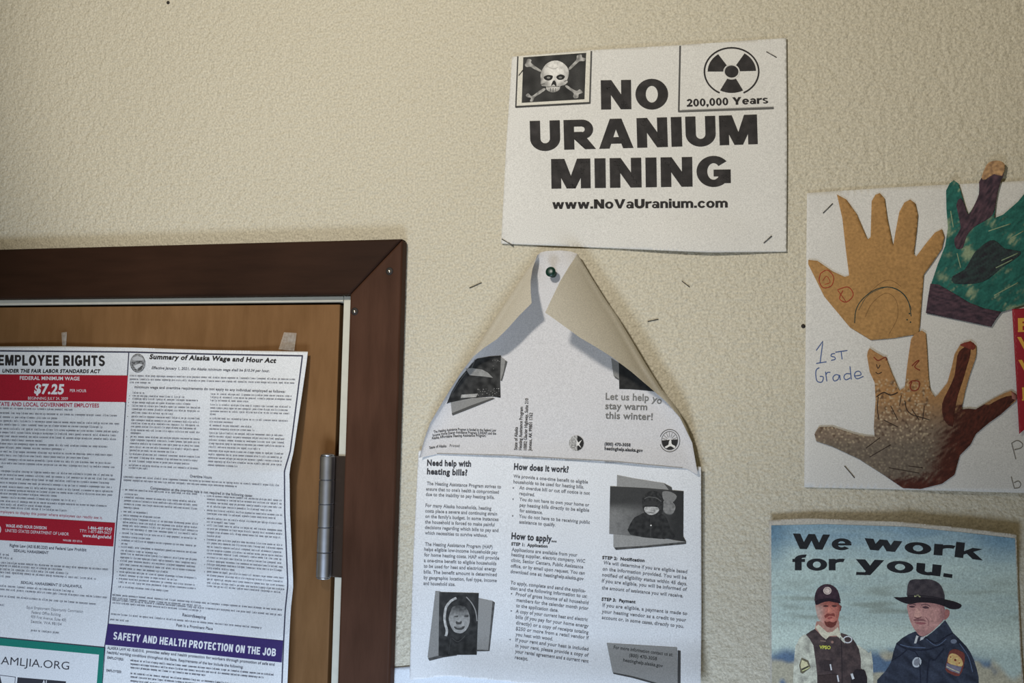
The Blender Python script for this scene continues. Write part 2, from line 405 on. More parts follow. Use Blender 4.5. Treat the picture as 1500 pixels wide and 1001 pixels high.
# --- heavy wide letters drawn by hand (cap height 1)
def _arc(cx, cy, rx, ry, ix, iy, a0, a1, n=18):
    V = []; F = []
    for i in range(n + 1):
        t = math.radians(a0 + (a1 - a0) * i / n); c, q = math.cos(t), math.sin(t)
        V += [(cx + rx * c, cy + ry * q), (cx + ix * c, cy + iy * q)]
        if i: F.append((2 * i - 2, 2 * i, 2 * i + 1, 2 * i - 1))
    return V, F
def _P(*p): return list(p), [tuple(range(len(p)))]
def _R(x0, y0, x1, y1): return _P((x0, y0), (x1, y0), (x1, y1), (x0, y1))
X = .73
_GL = {
 'N': (1.0, [_R(0, 0, .33, 1), _R(.67, 0, 1, 1), _P((0, 1), (.35, 1), (1, 0), (.65, 0))]),
 'O': (1.08, [_arc(.54, .5, .54, .525, .20, .285, 0, 360, 36)]),
 '0': (.68, [_arc(.34, .5, .34, .515, .115, .33, 0, 360, 28)]),
 'U': (.98, [_R(0, .40, .335, 1), _R(.645, .40, .98, 1), _arc(.49, .40, .49, .425, .155, .165, 180, 360)]),
 'R': (1.02, [_R(0, 0, .335, 1), _R(.30, .77, .60, 1), _R(.30, .34, .60, .59), _arc(.60, .67, .36, .33, .085, .09, -90, 90), _P((.34, .42), (.60, .42), (.76, .36), (1.04, 0), (.68, 0), (.50, .30), (.34, .34))]),
 'A': (1.12, [_P((0, 0), (.34, 0), (.56, .64), (.56, 1), (.37, 1)), _P((1.12, 0), (.78, 0), (.56, .64), (.56, 1), (.75, 1)), _R(.28, .16, .84, .38)]),
 'I': (.35, [_R(0, 0, .35, 1)]),
 'M': (1.24, [_R(0, 0, .31, 1), _R(.93, 0, 1.24, 1), _P((0, 1), (.42, 1), (.77, .0), (.48, 0)), _P((1.24, 1), (.82, 1), (.47, 0), (.76, 0))]),
 'G': (1.08, [_arc(.54, .5, .54, .525, .20, .28, 40, 345, 30), _R(.54, .33, 1.08, .56), _R(.76, .10, 1.08, .36)]),
 'V': (1.10, [_P((0, 1), (.33, 1), (.66, 0), (.42, 0)), _P((1.10, 1), (.78, 1), (.44, 0), (.68, 0))]),
 'W': (1.50, [_P((0, 1), (.30, 1), (.58, 0), (.30, 0)), _P((.30, 0), (.58, 0), (.88, 1), (.62, 1)), _P((.62, 1), (.88, 1), (1.20, 0), (.92, 0)), _P((.92, 0), (1.20, 0), (1.50, 1), (1.20, 1))]),
 'Y': (1.08, [_P((0, 1), (.34, 1), (.70, .38), (.39, .38)), _P((1.08, 1), (.74, 1), (.39, .38), (.69, .38)), _R(.39, 0, .69, .42)]),
 '2': (.68, [_arc(.34, .69, .33, .33, .09, .13, -20, 165, 16), _P((.43, .62), (.65, .58), (.36, .22), (.02, .22), (.05, .10)), _P((0, 0), (.68, 0), (.68, .23), (.02, .23))]),
 'E': (.88, [_R(0, 0, .33, 1), _R(0, .79, .86, 1), _R(0, .40, .80, .60), _R(0, 0, .88, .21)]),
 'F': (.82, [_R(0, 0, .33, 1), _R(0, .79, .82, 1), _R(0, .39, .76, .59)]),
 'P': (.94, [_R(0, 0, .33, 1), _R(.30, .79, .58, 1), _R(.30, .36, .58, .56), _arc(.58, .68, .36, .32, .07, .12, -90, 90)]),
 'L': (.82, [_R(0, 0, .33, 1), _R(0, 0, .82, .22)]),
 'H': (1.0, [_R(0, 0, .33, 1), _R(.67, 0, 1, 1), _R(.30, .39, .70, .61)]),
 'T': (.92, [_R(.295, 0, .625, 1), _R(0, .78, .92, 1)]),
 'S': (.92, [_arc(.46, .715, .45, .30, .14, .10, 15, 270, 18), _arc(.46, .285, .46, .30, .14, .10, -165, 90, 18)]),
 'D': (1.0, [_R(0, 0, .33, 1), _R(.30, .79, .5, 1), _R(.30, 0, .5, .21), _arc(.5, .5, .5, .5, .17, .29, -90, 90)]),
 'J': (.80, [_R(.47, .30, .80, 1), _arc(.40, .30, .40, .325, .07, .10, 180, 360)]),
 'B': (1.0, [_R(0, 0, .33, 1), _R(.30, .80, .56, 1), _R(.30, .42, .60, .60), _R(.30, 0, .60, .20), _arc(.56, .735, .37, .265, .06, .075, -90, 90), _arc(.60, .30, .40, .30, .06, .10, -90, 90)]),
 'C': (1.02, [_arc(.54, .5, .54, .525, .20, .285, 38, 322, 30)]),
 ',': (.28, [_R(.0, 0, .26, .24), _P((.26, .02), (.12, .02), (.02, -.17), (.12, -.17))]),
 '.': (.28, [_R(0, 0, .28, .24)]),
 'o': (.82, [_arc(.41, .365, .41, .39, .155, .20, 0, 360, 30)]),
 'e': (.80, [_arc(.40, .365, .40, .39, .15, .20, 12, 318, 28), _R(.10, .29, .79, .43)]),
 'c': (.76, [_arc(.40, .365, .40, .39, .15, .20, 32, 328, 28)]),
 'w': (1.16, [_P((0, X), (.27, X), (.46, 0), (.20, 0)), _P((.20, 0), (.46, 0), (.70, X), (.46, X)), _P((.46, X), (.70, X), (.96, 0), (.70, 0)), _P((.70, 0), (.96, 0), (1.16, X), (.90, X))]),
 'r': (.56, [_R(0, 0, .27, X), _arc(.50, .40, .40, .345, .23, .13, 70, 180, 10)]),
 'k': (.86, [_R(0, 0, .27, 1), _P((.24, .20), (.24, .42), (.52, X), (.84, X)), _P((.32, .38), (.52, .52), (.88, 0), (.56, 0))]),
 'f': (.50, [_R(.10, 0, .37, .80), _R(0, .53, .50, X), _arc(.50, .74, .40, .27, .13, .07, 80, 180, 10)]),
 'y': (.86, [_P((0, X), (.29, X), (.58, 0), (.30, 0)), _P((.86, X), (.58, X), (.32, .0), (.22, -.27), (.46, -.27)), _R(.02, -.28, .34, -.09)]),
 'u': (.76, [_R(0, .26, .27, X), _R(.49, 0, .76, X), _arc(.36, .28, .36, .30, .10, .09, 180, 330, 14)]),
 'n': (.76, [_R(0, 0, .27, X), _R(.49, 0, .76, .46), _arc(.40, .45, .36, .30, .09, .10, 0, 150, 14)]),
 'i': (.27, [_R(0, 0, .27, X), _R(0, .80, .27, 1)]),
 'm': (1.20, [_R(0, 0, .27, X), _R(.47, 0, .73, .5), _R(.93, 0, 1.20, .46), _arc(.40, .45, .33, .30, .08, .10, 0, 150, 14), _arc(.86, .45, .34, .30, .08, .10, 0, 150, 14)]),
 'a': (.74, [_R(.47, .0, .73, .50), _arc(.37, .48, .35, .275, .10, .10, 0, 160, 12), _arc(.29, .22, .29, .235, .10, .085, 0, 360, 20)]),
 's': (.70, [_arc(.35, .545, .33, .20, .09, .055, 20, 270, 14), _arc(.35, .185, .34, .20, .10, .055, -160, 90, 14)]),
}
def HEAVY(ch):
    if ch == ' ': return [], [], .30
    w, sh = _GL[ch]; V = []; F = []
    for v, f in sh:
        o = len(V); V += v; F += [tuple(i + o for i in q) for q in f]
    return V, F, w

def box_mb(x0, x1, y0, y1, z0, z1):
    v = [(x, y, z) for x in (x0, x1) for y in (y0, y1) for z in (z0, z1)]
    f = [(0, 1, 3, 2), (4, 6, 7, 5), (0, 4, 5, 1), (2, 3, 7, 6), (0, 2, 6, 4), (1, 5, 7, 3)]
    return v, f
def bevel(o, w, seg=2):
    m = o.modifiers.new('bevel', 'BEVEL'); m.width = w; m.segments = seg; m.limit_method = 'ANGLE'
    return o
def boxobj(name, x0, x1, y0, y1, z0, z1, mat, parent=None, bev=0.0):
    mb = MB(); v, f = box_mb(x0, x1, y0, y1, z0, z1); mb.add(v, f, [])
    o = mb.build(name, mat, parent, origin=parent.location if parent else ((x0 + x1) / 2, (y0 + y1) / 2, z0), smooth=False)
    if bev: bevel(o, bev)
    return o
def lathe(prof, base, axis, n=20):
    """prof: (radius, height) from the base along the axis"""
    axis = Vector(axis).normalized(); u = axis.orthogonal().normalized(); w = axis.cross(u)
    V = []; F = []
    for r, h in prof:
        for i in range(n):
            t = 2 * math.pi * i / n
            V.append(Vector(base) + axis * h + (u * math.cos(t) + w * math.sin(t)) * r)
    for j in range(len(prof) - 1):
        for i in range(n):
            k = (i + 1) % n
            F.append((j * n + i, j * n + k, (j + 1) * n + k, (j + 1) * n + i))
    F.append(tuple(reversed(range(n)))); F.append(tuple((len(prof) - 1) * n + i for i in range(n)))
    return V, F

# ================================================================== the setting
XR = P(581, 640, .015).x                      # outer right edge of the casing
XI = P(505.5, 640, .015).x                        # where casing meets the pale jamb
XJ = P(497.0, 640, .002).x                      # inner face of the jamb
XD = P(489.5, 700, -.003).x                     # right edge of the door leaf
ZT = P(560, 350.5, .015).z                      # top of the casing
ZI = P(400, 432.5, .015).z                        # underside of the head casing
ZJ = P(400, 443.0, .002).z
ZD = P(400, 447, -.003).z
XL = -1.55                                      # hinge side is right, the far side of the door is out of view
DOORL = XI - .82

# wall with the door opening
mb = MB()
x0, x1, zt = -2.6, 2.4, 2.75
for a, b, c, d in ((x0, DOORL - .0, 0, zt), (DOORL, XI, ZI, zt), (XI, x1, 0, zt)):
    v, f = box_mb(a, b, 0.0, .12, c, d); mb.add(v, f, [])
wall = tag(mb.build('wall_back', MAT_WALL, origin=(0, 0, 0), smooth=False), kind='structure')

# casing boards with mitred corner (out from the wall 15 mm)
CW = XR - XI
def mitred(name, pts, mat):
    bm = bmesh.new()
    org = Vector((sum(p[0] for p in pts) / 4, 0, min(p[1] for p in pts)))
    vs = [bm.verts.new((p[0] - org.x, -.015, p[1] - org.z)) for p in pts]
    f = bm.faces.new(vs); r = bmesh.ops.extrude_face_region(bm, geom=[f])
    bmesh.ops.translate(bm, vec=(0, .0149, 0), verts=[g for g in r['geom'] if isinstance(g, bmesh.types.BMVert)])
    bmesh.ops.recalc_face_normals(bm, faces=bm.faces)
    me = bpy.data.meshes.new(name); bm.to_mesh(me); bm.free(); me.materials.append(mat)
    o = bpy.data.objects.new(name, me); o.location = org; COL.objects.link(o)
    bevel(o, .0028, 3)
    return tag(o, kind='structure')
XIL = DOORL
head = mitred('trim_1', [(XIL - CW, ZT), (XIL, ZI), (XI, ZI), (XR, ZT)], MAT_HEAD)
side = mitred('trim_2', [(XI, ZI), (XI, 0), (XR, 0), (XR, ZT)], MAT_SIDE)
jh = tag(boxobj('trim_3', DOORL, XJ - .0006, -.002, .11, ZJ, ZI - .0002, MAT_JAMB, bev=.0006), kind='structure')
js = tag(boxobj('trim_4', XJ, XI - .0002, -.0022, .11, 0, ZI - .0002, MAT_JAMB, bev=.0006), kind='structure')
# dark door stop behind the gaps
st = MB()
v, f = box_mb(XJ - .018, XJ, .040, .055, 0, ZJ); st.add(v, f, [])
v, f = box_mb(DOORL, XJ - .018, .040, .055, ZJ - .018, ZJ); st.add(v, f, [])
tag(st.build('trim_5', MAT_DARKM, origin=(XJ, .05, 0), smooth=False), kind='structure')
door = tag(boxobj('door_1', DOORL + .005, XD, .003, .040, .008, ZD, MAT_DOOR, bev=.001), kind='structure')

# hinge: barrel of five knuckles standing in front of the jamb, a leaf on the jamb
ha = P(482.5, 668, .009); hb = P(471.5, 846, .009)
hx = P(477, 757, .009).x
HR = .0078
def knuckle(z0, z1, r, c=.0006):
    return lathe([(r - c, 0), (r, c), (r, z1 - z0 - c), (r - c, z1 - z0)], (hx, -.009, z0), (0, 0, 1), 24)
zz = [hb.z + (ha.z - hb.z) * t for t in (0, .205, .41, .60, .80, 1)]
for i in range(5):
    mbk = MB(); v, f = knuckle(zz[i] + .0002, zz[i + 1] - .0002, HR * (1 if i % 2 else .985)); mbk.add(v, f, [])
    k = mbk.build('hinge_knuckle', MAT_STEEL, door, origin=door.location); k.modifiers.new('split', 'EDGE_SPLIT').split_angle = .6
for z0, s in ((zz[0], -1), (zz[5], 1)):
    mbk = MB(); v, f = lathe([(HR * .92, 0), (HR * .86, .0012), (HR * .5, .0022)], (hx, -.009, z0), (0, 0, s), 20); mbk.add(v, f, [])
    mbk.build('hinge_pin_tip', MAT_STEEL, door, origin=door.location)
boxobj('hinge_leaf', hx, XI - .0004, -.0042, -.0021, zz[0], zz[5], MAT_DARKM, door, .0003)

# nails in the casing
for px, py in ((570.5, 397.5), (519.5, 456.5)):
    c = P(px, py, .015)
    mbk = MB(); v, f = lathe([(.0040, 0), (.0038, .0004), (.0020, .0005)], c, (0, -1, 0), 16); mbk.add(v, f, [])
    n = mbk.build('nail', MAT_RUST, side, origin=side.location)
    mbk = MB(); v, f = lathe([(.0019, .0), (.0017, .0008), (.0011, .0014), (.0004, .0016)], c, (0, -1, 0), 14); mbk.add(v, f, [])
    h = mbk.build('nail_head', MAT_NAIL, n, origin=side.location); h.location = (0, 0, 0)

# ================================================================== NO URANIUM MINING sign
PAPER = (.715, .695, .645)
INK = (.028, .025, .024)
def mott(base, amt, sc, seed):
    return lambda x, y: tuple(c * (1 + amt * nz(x, y, sc, seed)) for c in base)
inkf = lambda x, y: tuple(c * (1 + .8 * max(0, nz(x, y, 9, 3.3) + .2)) for c in INK)

def d_sign(x, y):
    return .0016 + .0012 * (1 + nz(x, y, 110, 1.7)) + .003 * sst(300, 360, y) * sst(850, 1000, x) * sst(1150, 1060, x)
sg = Sheet('paper_sign', 'white sheet of paper with big black letters against uranium mining', 'paper sign', (943, 220), d_sign)
sg.part(); sg.poly([(750, 83), (865, 73.5), (995, 66), (1152, 55.5), (1153, 210), (1152, 369), (1040, 370), (900, 364), (734, 357), (741, 220)], mott(PAPER, .03, 60, 2), 6)
sg.done('paper_sheet', solid=.00015)
sg.part()
sg.heavy('NO', [(880.5, 160.6), (979, 159.2)], 43, inkf, .14)
sg.heavy('URANIUM', [(777, 220.8), (940, 216.5), (1110, 211.2)], 43.5, inkf, .12)
sg.heavy('MINING', [(807.8, 276.6), (1070.6, 272.6)], 43.5, inkf, .13)
sg.done('headline', 'heavy black capital letters')
sg.part(); sg.heavy('www.NoVaUranium.com', [(809, 306.2), (1066, 304.2)], 13.5, INK, .075)
sg.done('web_address', 'small bold line under the headline')
# skull picture
k6 = fr(745, 60, 9.1)
sg.part()
G = lambda v, k=1.3: S(v, v * .985, v * .955, k)
sg.poly(k6((120, 205), (1110, 135), (1090, 832), (90, 890)), S(196, 192, 180), 8)
sg.strip(k6((124, 205), (96, 888)), 2.0, G(58)); sg.strip(k6((92, 880), (1088, 826)), 2.9, G(62)); sg.strip(k6((1103, 135), (1082, 834)), 2.4, G(78))
sg.poly(k6((195, 218), (1035, 158), (1012, 778), (175, 826)), lambda x, y: mix(G(34), G(62), .45 + .8 * nz(x, y, 14, 4)), 4)
bone = lambda x, y: mix(G(95), G(168), .55 + 1.0 * nz(x, y, 5, 6))
for b in (((215, 320), (235, 290), (250, 245), (290, 243), (305, 262), (300, 292), (360, 340), (430, 390), (425, 412), (340, 375), (290, 345), (240, 348)),
          ((805, 355), (900, 255), (912, 195), (970, 182), (980, 218), (1025, 232), (1010, 268), (945, 272), (880, 330), (812, 388)),
          ((232, 722), (265, 698), (310, 735), (400, 670), (470, 630), (492, 650), (420, 705), (350, 750), (322, 806), (284, 802), (300, 760), (242, 748)),
          ((755, 595), (785, 595), (850, 640), (910, 665), (950, 645), (988, 688), (935, 712), (930, 755), (880, 768), (862, 738), (868, 700), (820, 660), (768, 622))):
    sg.poly(curve(k6(*b), 3, True), bone, 2.2)
def skullc(x, y):
    cx, cy = 745 + 620 / 9.1, 60 + 400 / 9.1
    e = math.hypot((x - cx) / 22, (y - cy) / 30)
    return mix(G(208), G(118), e * e * .75 + .5 * nz(x, y, 6, 9))
sk = k6((430, 520), (425, 450), (450, 380), (500, 310), (570, 270), (650, 262), (720, 290), (775, 340), (802, 400), (798, 470), (780, 520), (788, 550), (740, 590), (690, 600), (682, 640), (650, 670), (590, 688), (530, 668), (500, 640), (500, 605), (450, 602), (428, 572))
sg.poly(curve(sk, 2, True), skullc, 2)
for e in (((468, 482), (520, 455), (588, 465), (575, 512), (530, 528), (485, 515)), ((635, 478), (692, 445), (750, 470), (725, 512), (665, 518)), ((566, 602), (588, 540), (615, 528), (636, 570), (632, 608), (600, 578))):
    sg.poly(curve(k6(*e), 3, True), G(36))
sg.ell(*k6((532, 490))[0], 2.6, 1.5, G(120)); sg.ell(*k6((690, 488))[0], 2.6, 1.4, G(110))
for a, b in (((560, 630), (558, 676)), ((592, 628), (592, 684)), ((625, 630), (628, 674)), ((505, 612), (680, 606)), ((430, 580), (480, 570)), ((740, 540), (785, 520))):
    sg.strip(k6(a, b), .8, G(70))
sg.strip(k6((500, 330), (540, 350), (600, 372), (660, 350)), .6, G(150), 4)
sg.done('skull_picture', 'small dark framed picture of a skull and crossbones')
# radiation sign
k1 = fr(720, 40, 3.3333)
sg.part()
sg.strip(k1((921, 90), (914, 412)), 2.4, G(74)); sg.strip(k1((912, 411), (1378, 395)), 3.0, G(88)); sg.strip(k1((928, 404), (1378, 388)), 1.0, G(150))
cx, cy, rx, ry = *k1((1172, 216))[0], 39.8, 34.8
sg.ring(cx, cy, rx, ry, 2.3, INK, 116, 424)
def wedge(a0, a1, r0, r1):
    n = 8
    o = [(cx + rx * r1 * math.cos(math.radians(a0 + (a1 - a0) * i / n)), cy + ry * r1 * math.sin(math.radians(a0 + (a1 - a0) * i / n))) for i in range(n + 1)]
    o += [(cx + rx * r0 * math.cos(math.radians(a1 + (a0 - a1) * i / n)), cy + ry * r0 * math.sin(math.radians(a1 + (a0 - a1) * i / n))) for i in range(n + 1)]
    return o
sg.poly(wedge(180, 236, .30, .88), inkf); sg.poly(wedge(-58, -2, .30, .90), inkf); sg.poly(wedge(62, 118, .34, .90), inkf)
sg.ell(cx, cy, 10, 8.8, inkf)
sg.ring(cx, cy, 11.4, 10.1, 1.3, PAPER)
sg.heavy('200,000 Years', [(1006, 156.4), (1066, 154), (1125.5, 151.3)], 11, INK, .09)
sg.done('radiation_symbol', 'trefoil radiation symbol in a circle above bold text')

# staples
def staple(name, a, b, d, label, group, mat=MAT_STAPLE, w=.00085):
    A, B = P(*a, d), P(*b, d)
    ax = (B - A).normalized(); L = (B - A).length
    mb = MB()
    v, f = lathe([(w * .5, 0), (w * .5, L)], A + Vector((0, -.0003, 0)), ax, 8); mb.add(v, f, [])
    for q in (A, B):
        v, f = lathe([(w * .5, 0), (w * .5, d + .002)], q + Vector((0, -.0003, 0)), (0, 1, 0), 8); mb.add(v, f, [])
    o = mb.build(name, mat, origin=(A + B) / 2)
    return tag(o, label, 'staple', group)
for a, b, lb in (((760, 110.5), (766, 103), 'staple at the skull picture corner of the uranium sign'), ((1123, 76), (1137, 84), 'staple at the radiation symbol corner of the uranium sign'),
                 ((735.5, 350.5), (750.5, 359.5), 'staple holding the bottom left corner of the uranium sign'), ((1119, 356), (1130, 346), 'staple holding the bottom right corner of the uranium sign')):
    staple('staple', a, b, d_sign(*a) + .0004, lb, 'staples of the uranium sign')
for a, b, lb in (((688, 422), (705, 414.5), 'bare staple left in the wall to the left of the green push pin'), ((999, 412), (1010, 420.5), 'bare staple in the wall right of the green push pin, nearer the sign'),
                 ((949, 471), (964, 468), 'bare staple in the wall beside the right fold of the heating flyer')):
    staple('staple', a, b, .0006, lb, 'bare staples in the wall', MAT_RUST, .0007)
for (px, py), lb in (((1176.5, 478), 'dark nail head in the wall left of the childrens hands'), ((246.5, 4), 'dark nail head in the bare wall high above the door')):
    mbk = MB(); c = P(px, py, 0.0); v, f = lathe([(.0019, -.002), (.0019, .0006), (.0012, .0010), (.0004, .0012)], c, (0, -1, 0), 12); mbk.add(v, f, [])
    tag(mbk.build('nail', MAT_RUST, origin=c), lb, 'nail')

# ================================================================== labour law poster on the door
DF = -.0030
divx = lambda y: interp([(500, 189.3), (517, 188.6), (700, 177.4), (764, 171), (827, 166), (842, 165.5), (914, 158.4), (957, 152), (1001, 148.4), (1160, 138)], y)
frx = lambda y: interp([(500, 446), (521, 443), (600, 433), (662, 425), (690, 416.6), (750, 417), (839, 420.8), (857, 421.7), (895, 417.7), (950, 415), (1001, 413), (1160, 405)], y)
edx = lambda y: frx(y) + interp([(500, 8), (662, 5), (700, 7.5), (839, 8), (1001, 8)], y)
slp = lambda y: math.tan(math.radians(interp([(500, .3), (540, 1.2), (570, 1.5), (650, 2.2), (700, 3.2), (760, 4.0), (830, 4.7), (930, 5.6), (1000, 6.0)], y)))
def d_lab(x, y):
    e = sst(120, 0, edx(y) - x)
    f = abs(x - interp([(505, 95), (758, 51), (1001, 30)], y))
    curl = interp([(505, .003), (600, .012), (690, .018), (760, .012), (858, .006), (930, .012), (1001, .014), (1200, .014)], y)
    return DF + .0022 + e * curl + .0015 * (1 + nz(x, y, 130, 8)) + .0012 * math.exp(-((y - 842) / 14) ** 2)
LP = (.76, .765, .765)
lb = Sheet('labor_law_poster', 'large labor law poster of small print and red bands taped to the tan door', 'poster', (220, 760), d_lab, .00004); lb.fine = 4.0
NAVY = (.045, .045, .075); SM = (.25, .25, .27); SMR = (.13, .13, .15); RED = (.40, .012, .028); CRIM = (.46, .06, .10)
outl = [(-230, 505), (0, 507.5), (92, 507.5), (190, 509.3), (307, 513), (451, 515.3)] + [(edx(y), y) for y in range(530, 1160, 15)] + [(edx(1160), 1160), (-260, 1130)]
lb.part(); lb.poly(outl, LP, 4); lb.done('paper_sheet', solid=.00015)
lb.part()
top = [(-200, 513), (0, 514.3), (190, 516), (307, 519), (443.5, 521.5)]
lb.strip(top, 2.0, NAVY); lb.strip([(frx(y), y) for y in range(521, 1150, 10)], 1.9, NAVY)
lb.strip([(divx(y), y) for y in range(517, 1150, 9)], 1.5, NAVY)
lb.done('border_lines')
W_ = (.80, .79, .79)
lb.part()
lb.heavy('EMPLOYEE RIGHTS', [(-3, 535.6), (153.6, 536.6)], 15.4, INK, .16)
lb.text('UNDER THE FAIR LABOR STANDARDS ACT', [(3, 546.4), (146.5, 547)], 5.6, INK, 2, .15)
lb.done('employee_rights_heading', 'black capital heading at the top left')
lb.part(4); lb.poly([(-240, 546), (0, 548.8), (187.3, 550.4), (184.8, 589.3), (0, 587), (-240, 584)], RED, 4)
lb.text('FEDERAL MINIMUM WAGE', [(29, 556.6), (116.6, 557.6)], 5.4, W_, 1)
lb.text('$7.25', [(49.8, 577.4), (92.8, 578.2)], 15.2, W_, 2, .1)
lb.text('PER HOUR', [(102.5, 574.4), (126.5, 574.9)], 4.2, W_, 0)
lb.text('BEGINNING JULY 24, 2009', [(41, 585.6), (99.4, 586.2)], 4.1, W_, 0)
lb.done('minimum_wage_band', 'dark red band with white 7.25 dollar price')
lb.part(4); lb.poly([(-240, 741), (0, 756.3), (168.6, 766.3), (165.8, 801), (0, 791.6), (-240, 778)], RED, 4)
lb.text('WAGE AND HOUR DIVISION', [(8.4, 772.6), (68, 776.2)], 4.6, W_, 1)
lb.text('UNITED STATES DEPARTMENT OF LABOR', [(7.7, 779.5), (100.7, 785)], 4.4, W_, 0)
lb.text('1-866-487-9243', [(129, 775.6), (164, 777.7)], 4.4, W_, 1)
lb.text('TTY: 1-877-889-5627', [(116.5, 780), (163, 783)], 4.3, W_, 0)
lb.text('www.dol.gov/whd', [(121, 787), (162.6, 789.8)], 5.0, W_, 1)
lb.text('WH1088  REV 07/16', [(92, 793.2), (120, 795)], 3.0, W_, 0)
lb.ring(-5, 776, 6, 7, 1.2, W_)
lb.done('wage_division_band', 'lower dark red band with white phone numbers')
lb.part()
lb.text('STATE AND LOCAL GOVERNMENT EMPLOYEES', [(-6, 595), (145, 597.4)], 5.8, CRIM, 1)
lb.done('red_heading', 'thin red capital letters'); lb.part()
lb.text('employers to display this poster where employees can readily see it.', [(-2, 751.6), (150, 761)], 4.0, CRIM, 0)
lb.done('red_heading', 'thin red line of small text')
lb.part()
for y0, xe in ((599.5, 109), (606.5, 172), (612.5, 85), (618, 174), (623.5, 151), (629.5, 174), (635, 171), (640.5, 171), (646, 63), (651.5, 160), (657, 95), (663, 166), (668.5, 130), (674.5, 163), (680, 168), (685.5, 8), (691.5, 165), (697, 168), (702.5, 160), (708.5, 165), (714.5, 167), (719.5, 164), (724.5, 83), (730, 112), (735.5, 156), (740.5, 75), (745, 98)):
    s_ = slp(y0) * .75
    lb.greek((-8, y0 - 8 * s_), (xe, y0 + xe * s_), 2.1, SM, w=.62)
for a, b in (((-6, 813), (13.5, 815.2)), ((-6, 818), (19, 820.5)), ((-6, 825.5), (158, 836)), ((-6, 829.8), (94, 836.6)), ((-6, 835), (100, 842)), ((-6, 839.6), (142, 850)), ((-6, 845), (15, 847)), ((-6, 859.5), (112, 868.5)), ((-6, 864.5), (157, 877.2)), ((-6, 874.5), (142, 887)), ((-6, 887), (9, 889)), ((45, 925.2), (86, 928.8))):
    lb.greek(a, b, 2.2, SM, w=.62)
lb.text('Rights Law (AS18.80.220) and Federal Law Prohibit', [(14, 801.5), (126.5, 808.4)], 4.4, SMR, 1)
lb.text('SEXUAL HARASSMENT', [(20, 809), (71, 812.4)], 4.0, SMR, 1)
lb.text('SEXUAL HARASSMENT IS UNLAWFUL', [(30, 855.6), (120, 862)], 4.0, SMR, 1, .15)
lb.text('Equal Employment Opportunity Commission', [(39, 892), (121.5, 898.4)], 4.0, SM)
lb.text('Federal Office Building', [(46.3, 899.4), (88.6, 903.2)], 4.0, SM)
lb.text('909 First Avenue, Suite 400', [(45, 906), (96.7, 911)], 4.0, SM)
lb.text('Seattle, WA 98104', [(45, 912.8), (90, 917.2)], 4.0, SM)
lb.done('left_column_print', 'grey small print below the red bands')
# right column
lc = fr(150, 500, 4.84); ld = fr(150, 680, 5.0); le = fr(140, 870, 5.0)
lb.part(4)
sx, sy = 201.8, 532.3
lb.ell(sx, sy, 11.2, 13.8, lambda x, y: mix((.06, .06, .06), (.34, .34, .34), .4 + 1.4 * nz(x, y, 2.6, 5)), 26, 0, 1.2)
lb.poly(lc((210, 120), (250, 102), (292, 122), (285, 138), (220, 138)), (.5, .5, .5)); lb.poly(lc((222, 175), (262, 158), (285, 168), (262, 186), (240, 200)), (.62, .62, .62)); lb.ring(sx, sy, 9.4, 12, .8, (.4, .4, .4))
lb.done('round_seal', 'small round black seal')
lb.part()
lb.text('Summary of Alaska Wage and Hour Act', [(218.4, 526.4), (310, 528.7), (403.9, 532.2)], 7.4, INK, 2, .2)
lb.done('wage_act_heading', 'bold slanted heading beside the seal')
lb.part()
lb.text('Effective January 1, 2021, the Alaska minimum wage shall be $10.34 per hour.', [(222, 541), (394.8, 545.6)], 4.1, SMR, 1, .2)
lb.text('minimum wage and overtime requirements do not apply to any individual employed as follows:', [(197, 569), (310, 572), (417.6, 575.9)], 3.9, SMR, 1)
lb.text('Overtime Hours', [(278, 699.8), (310, 702)], 4.2, SMR, 1)
lb.text('Compensation at the overtime rate is not required in the following cases:', [(220, 717.2), (369.6, 728.6)], 4.0, SMR, 1)
lb.text('Recordkeeping', [(267, 903.2), (301, 907.2)], 4.4, SMR, 1)
lb.text('Post In a Prominent Place', [(258, 918.2), (311.6, 923.8)], 4.2, SMR, 1)
def gl(f, y0, xa, xb, c=SM):
    (x, y), (x2, _) = f((xa, y0), (xb, y0)); s_ = slp(y)
    lb.greek((x, y), (x2, y + (x2 - x) * s_), 2.0, c, w=.62)
for y0, b in ((250, 1365), (275, 1362), (298, 350)): gl(lc, y0, 193, b)
E = 690
for y0, b in ((372, 300), (393, 590), (414, 680), (440, 625), (464, E), (488, E), (513, 500), (540, E), (565, E), (588, E), (611, 670), (636, E), (657, 270), (683, E), (706, E), (731, E), (756, E), (780, 530), (806, E), (831, E), (856, 620), (885, E), (904, 330)):
    gl(lc, y0, 215 - (y0 - 370) * .055, b)
for y0, b in ((380, 1345), (403, 1342), (426, 1040), (456, 1335), (479, 1330), (502, 1325), (524, 800), (553, 1310), (577, 935), (603, 1070), (628, 1080), (656, 1293), (681, 1293), (706, 1290), (731, 1290), (756, 1120), (783, 1283), (808, 1280), (833, 1278), (858, 1275), (884, 970)):
    gl(lc, y0, 768 - (y0 - 370) * .04, b)
for y0, b in ((100, 1305), (124, 985)): gl(ld, y0, 155, b)
for y0, b in ((195, E + 8), (226, 260), (250, 698), (274, 698), (300, 698), (325, 270), (355, 335), (382, 440), (408, 698), (433, 698), (457, 695), (482, 695), (512, 695), (540, 355), (565, 690), (590, 190), (613, 690), (640, 400), (663, 690), (690, 690), (715, 690), (742, 690), (770, 480), (796, 690), (821, 550), (846, 685), (871, 685), (905, 480)):
    gl(ld, y0, 165 - (y0 - 195) * .07, b)
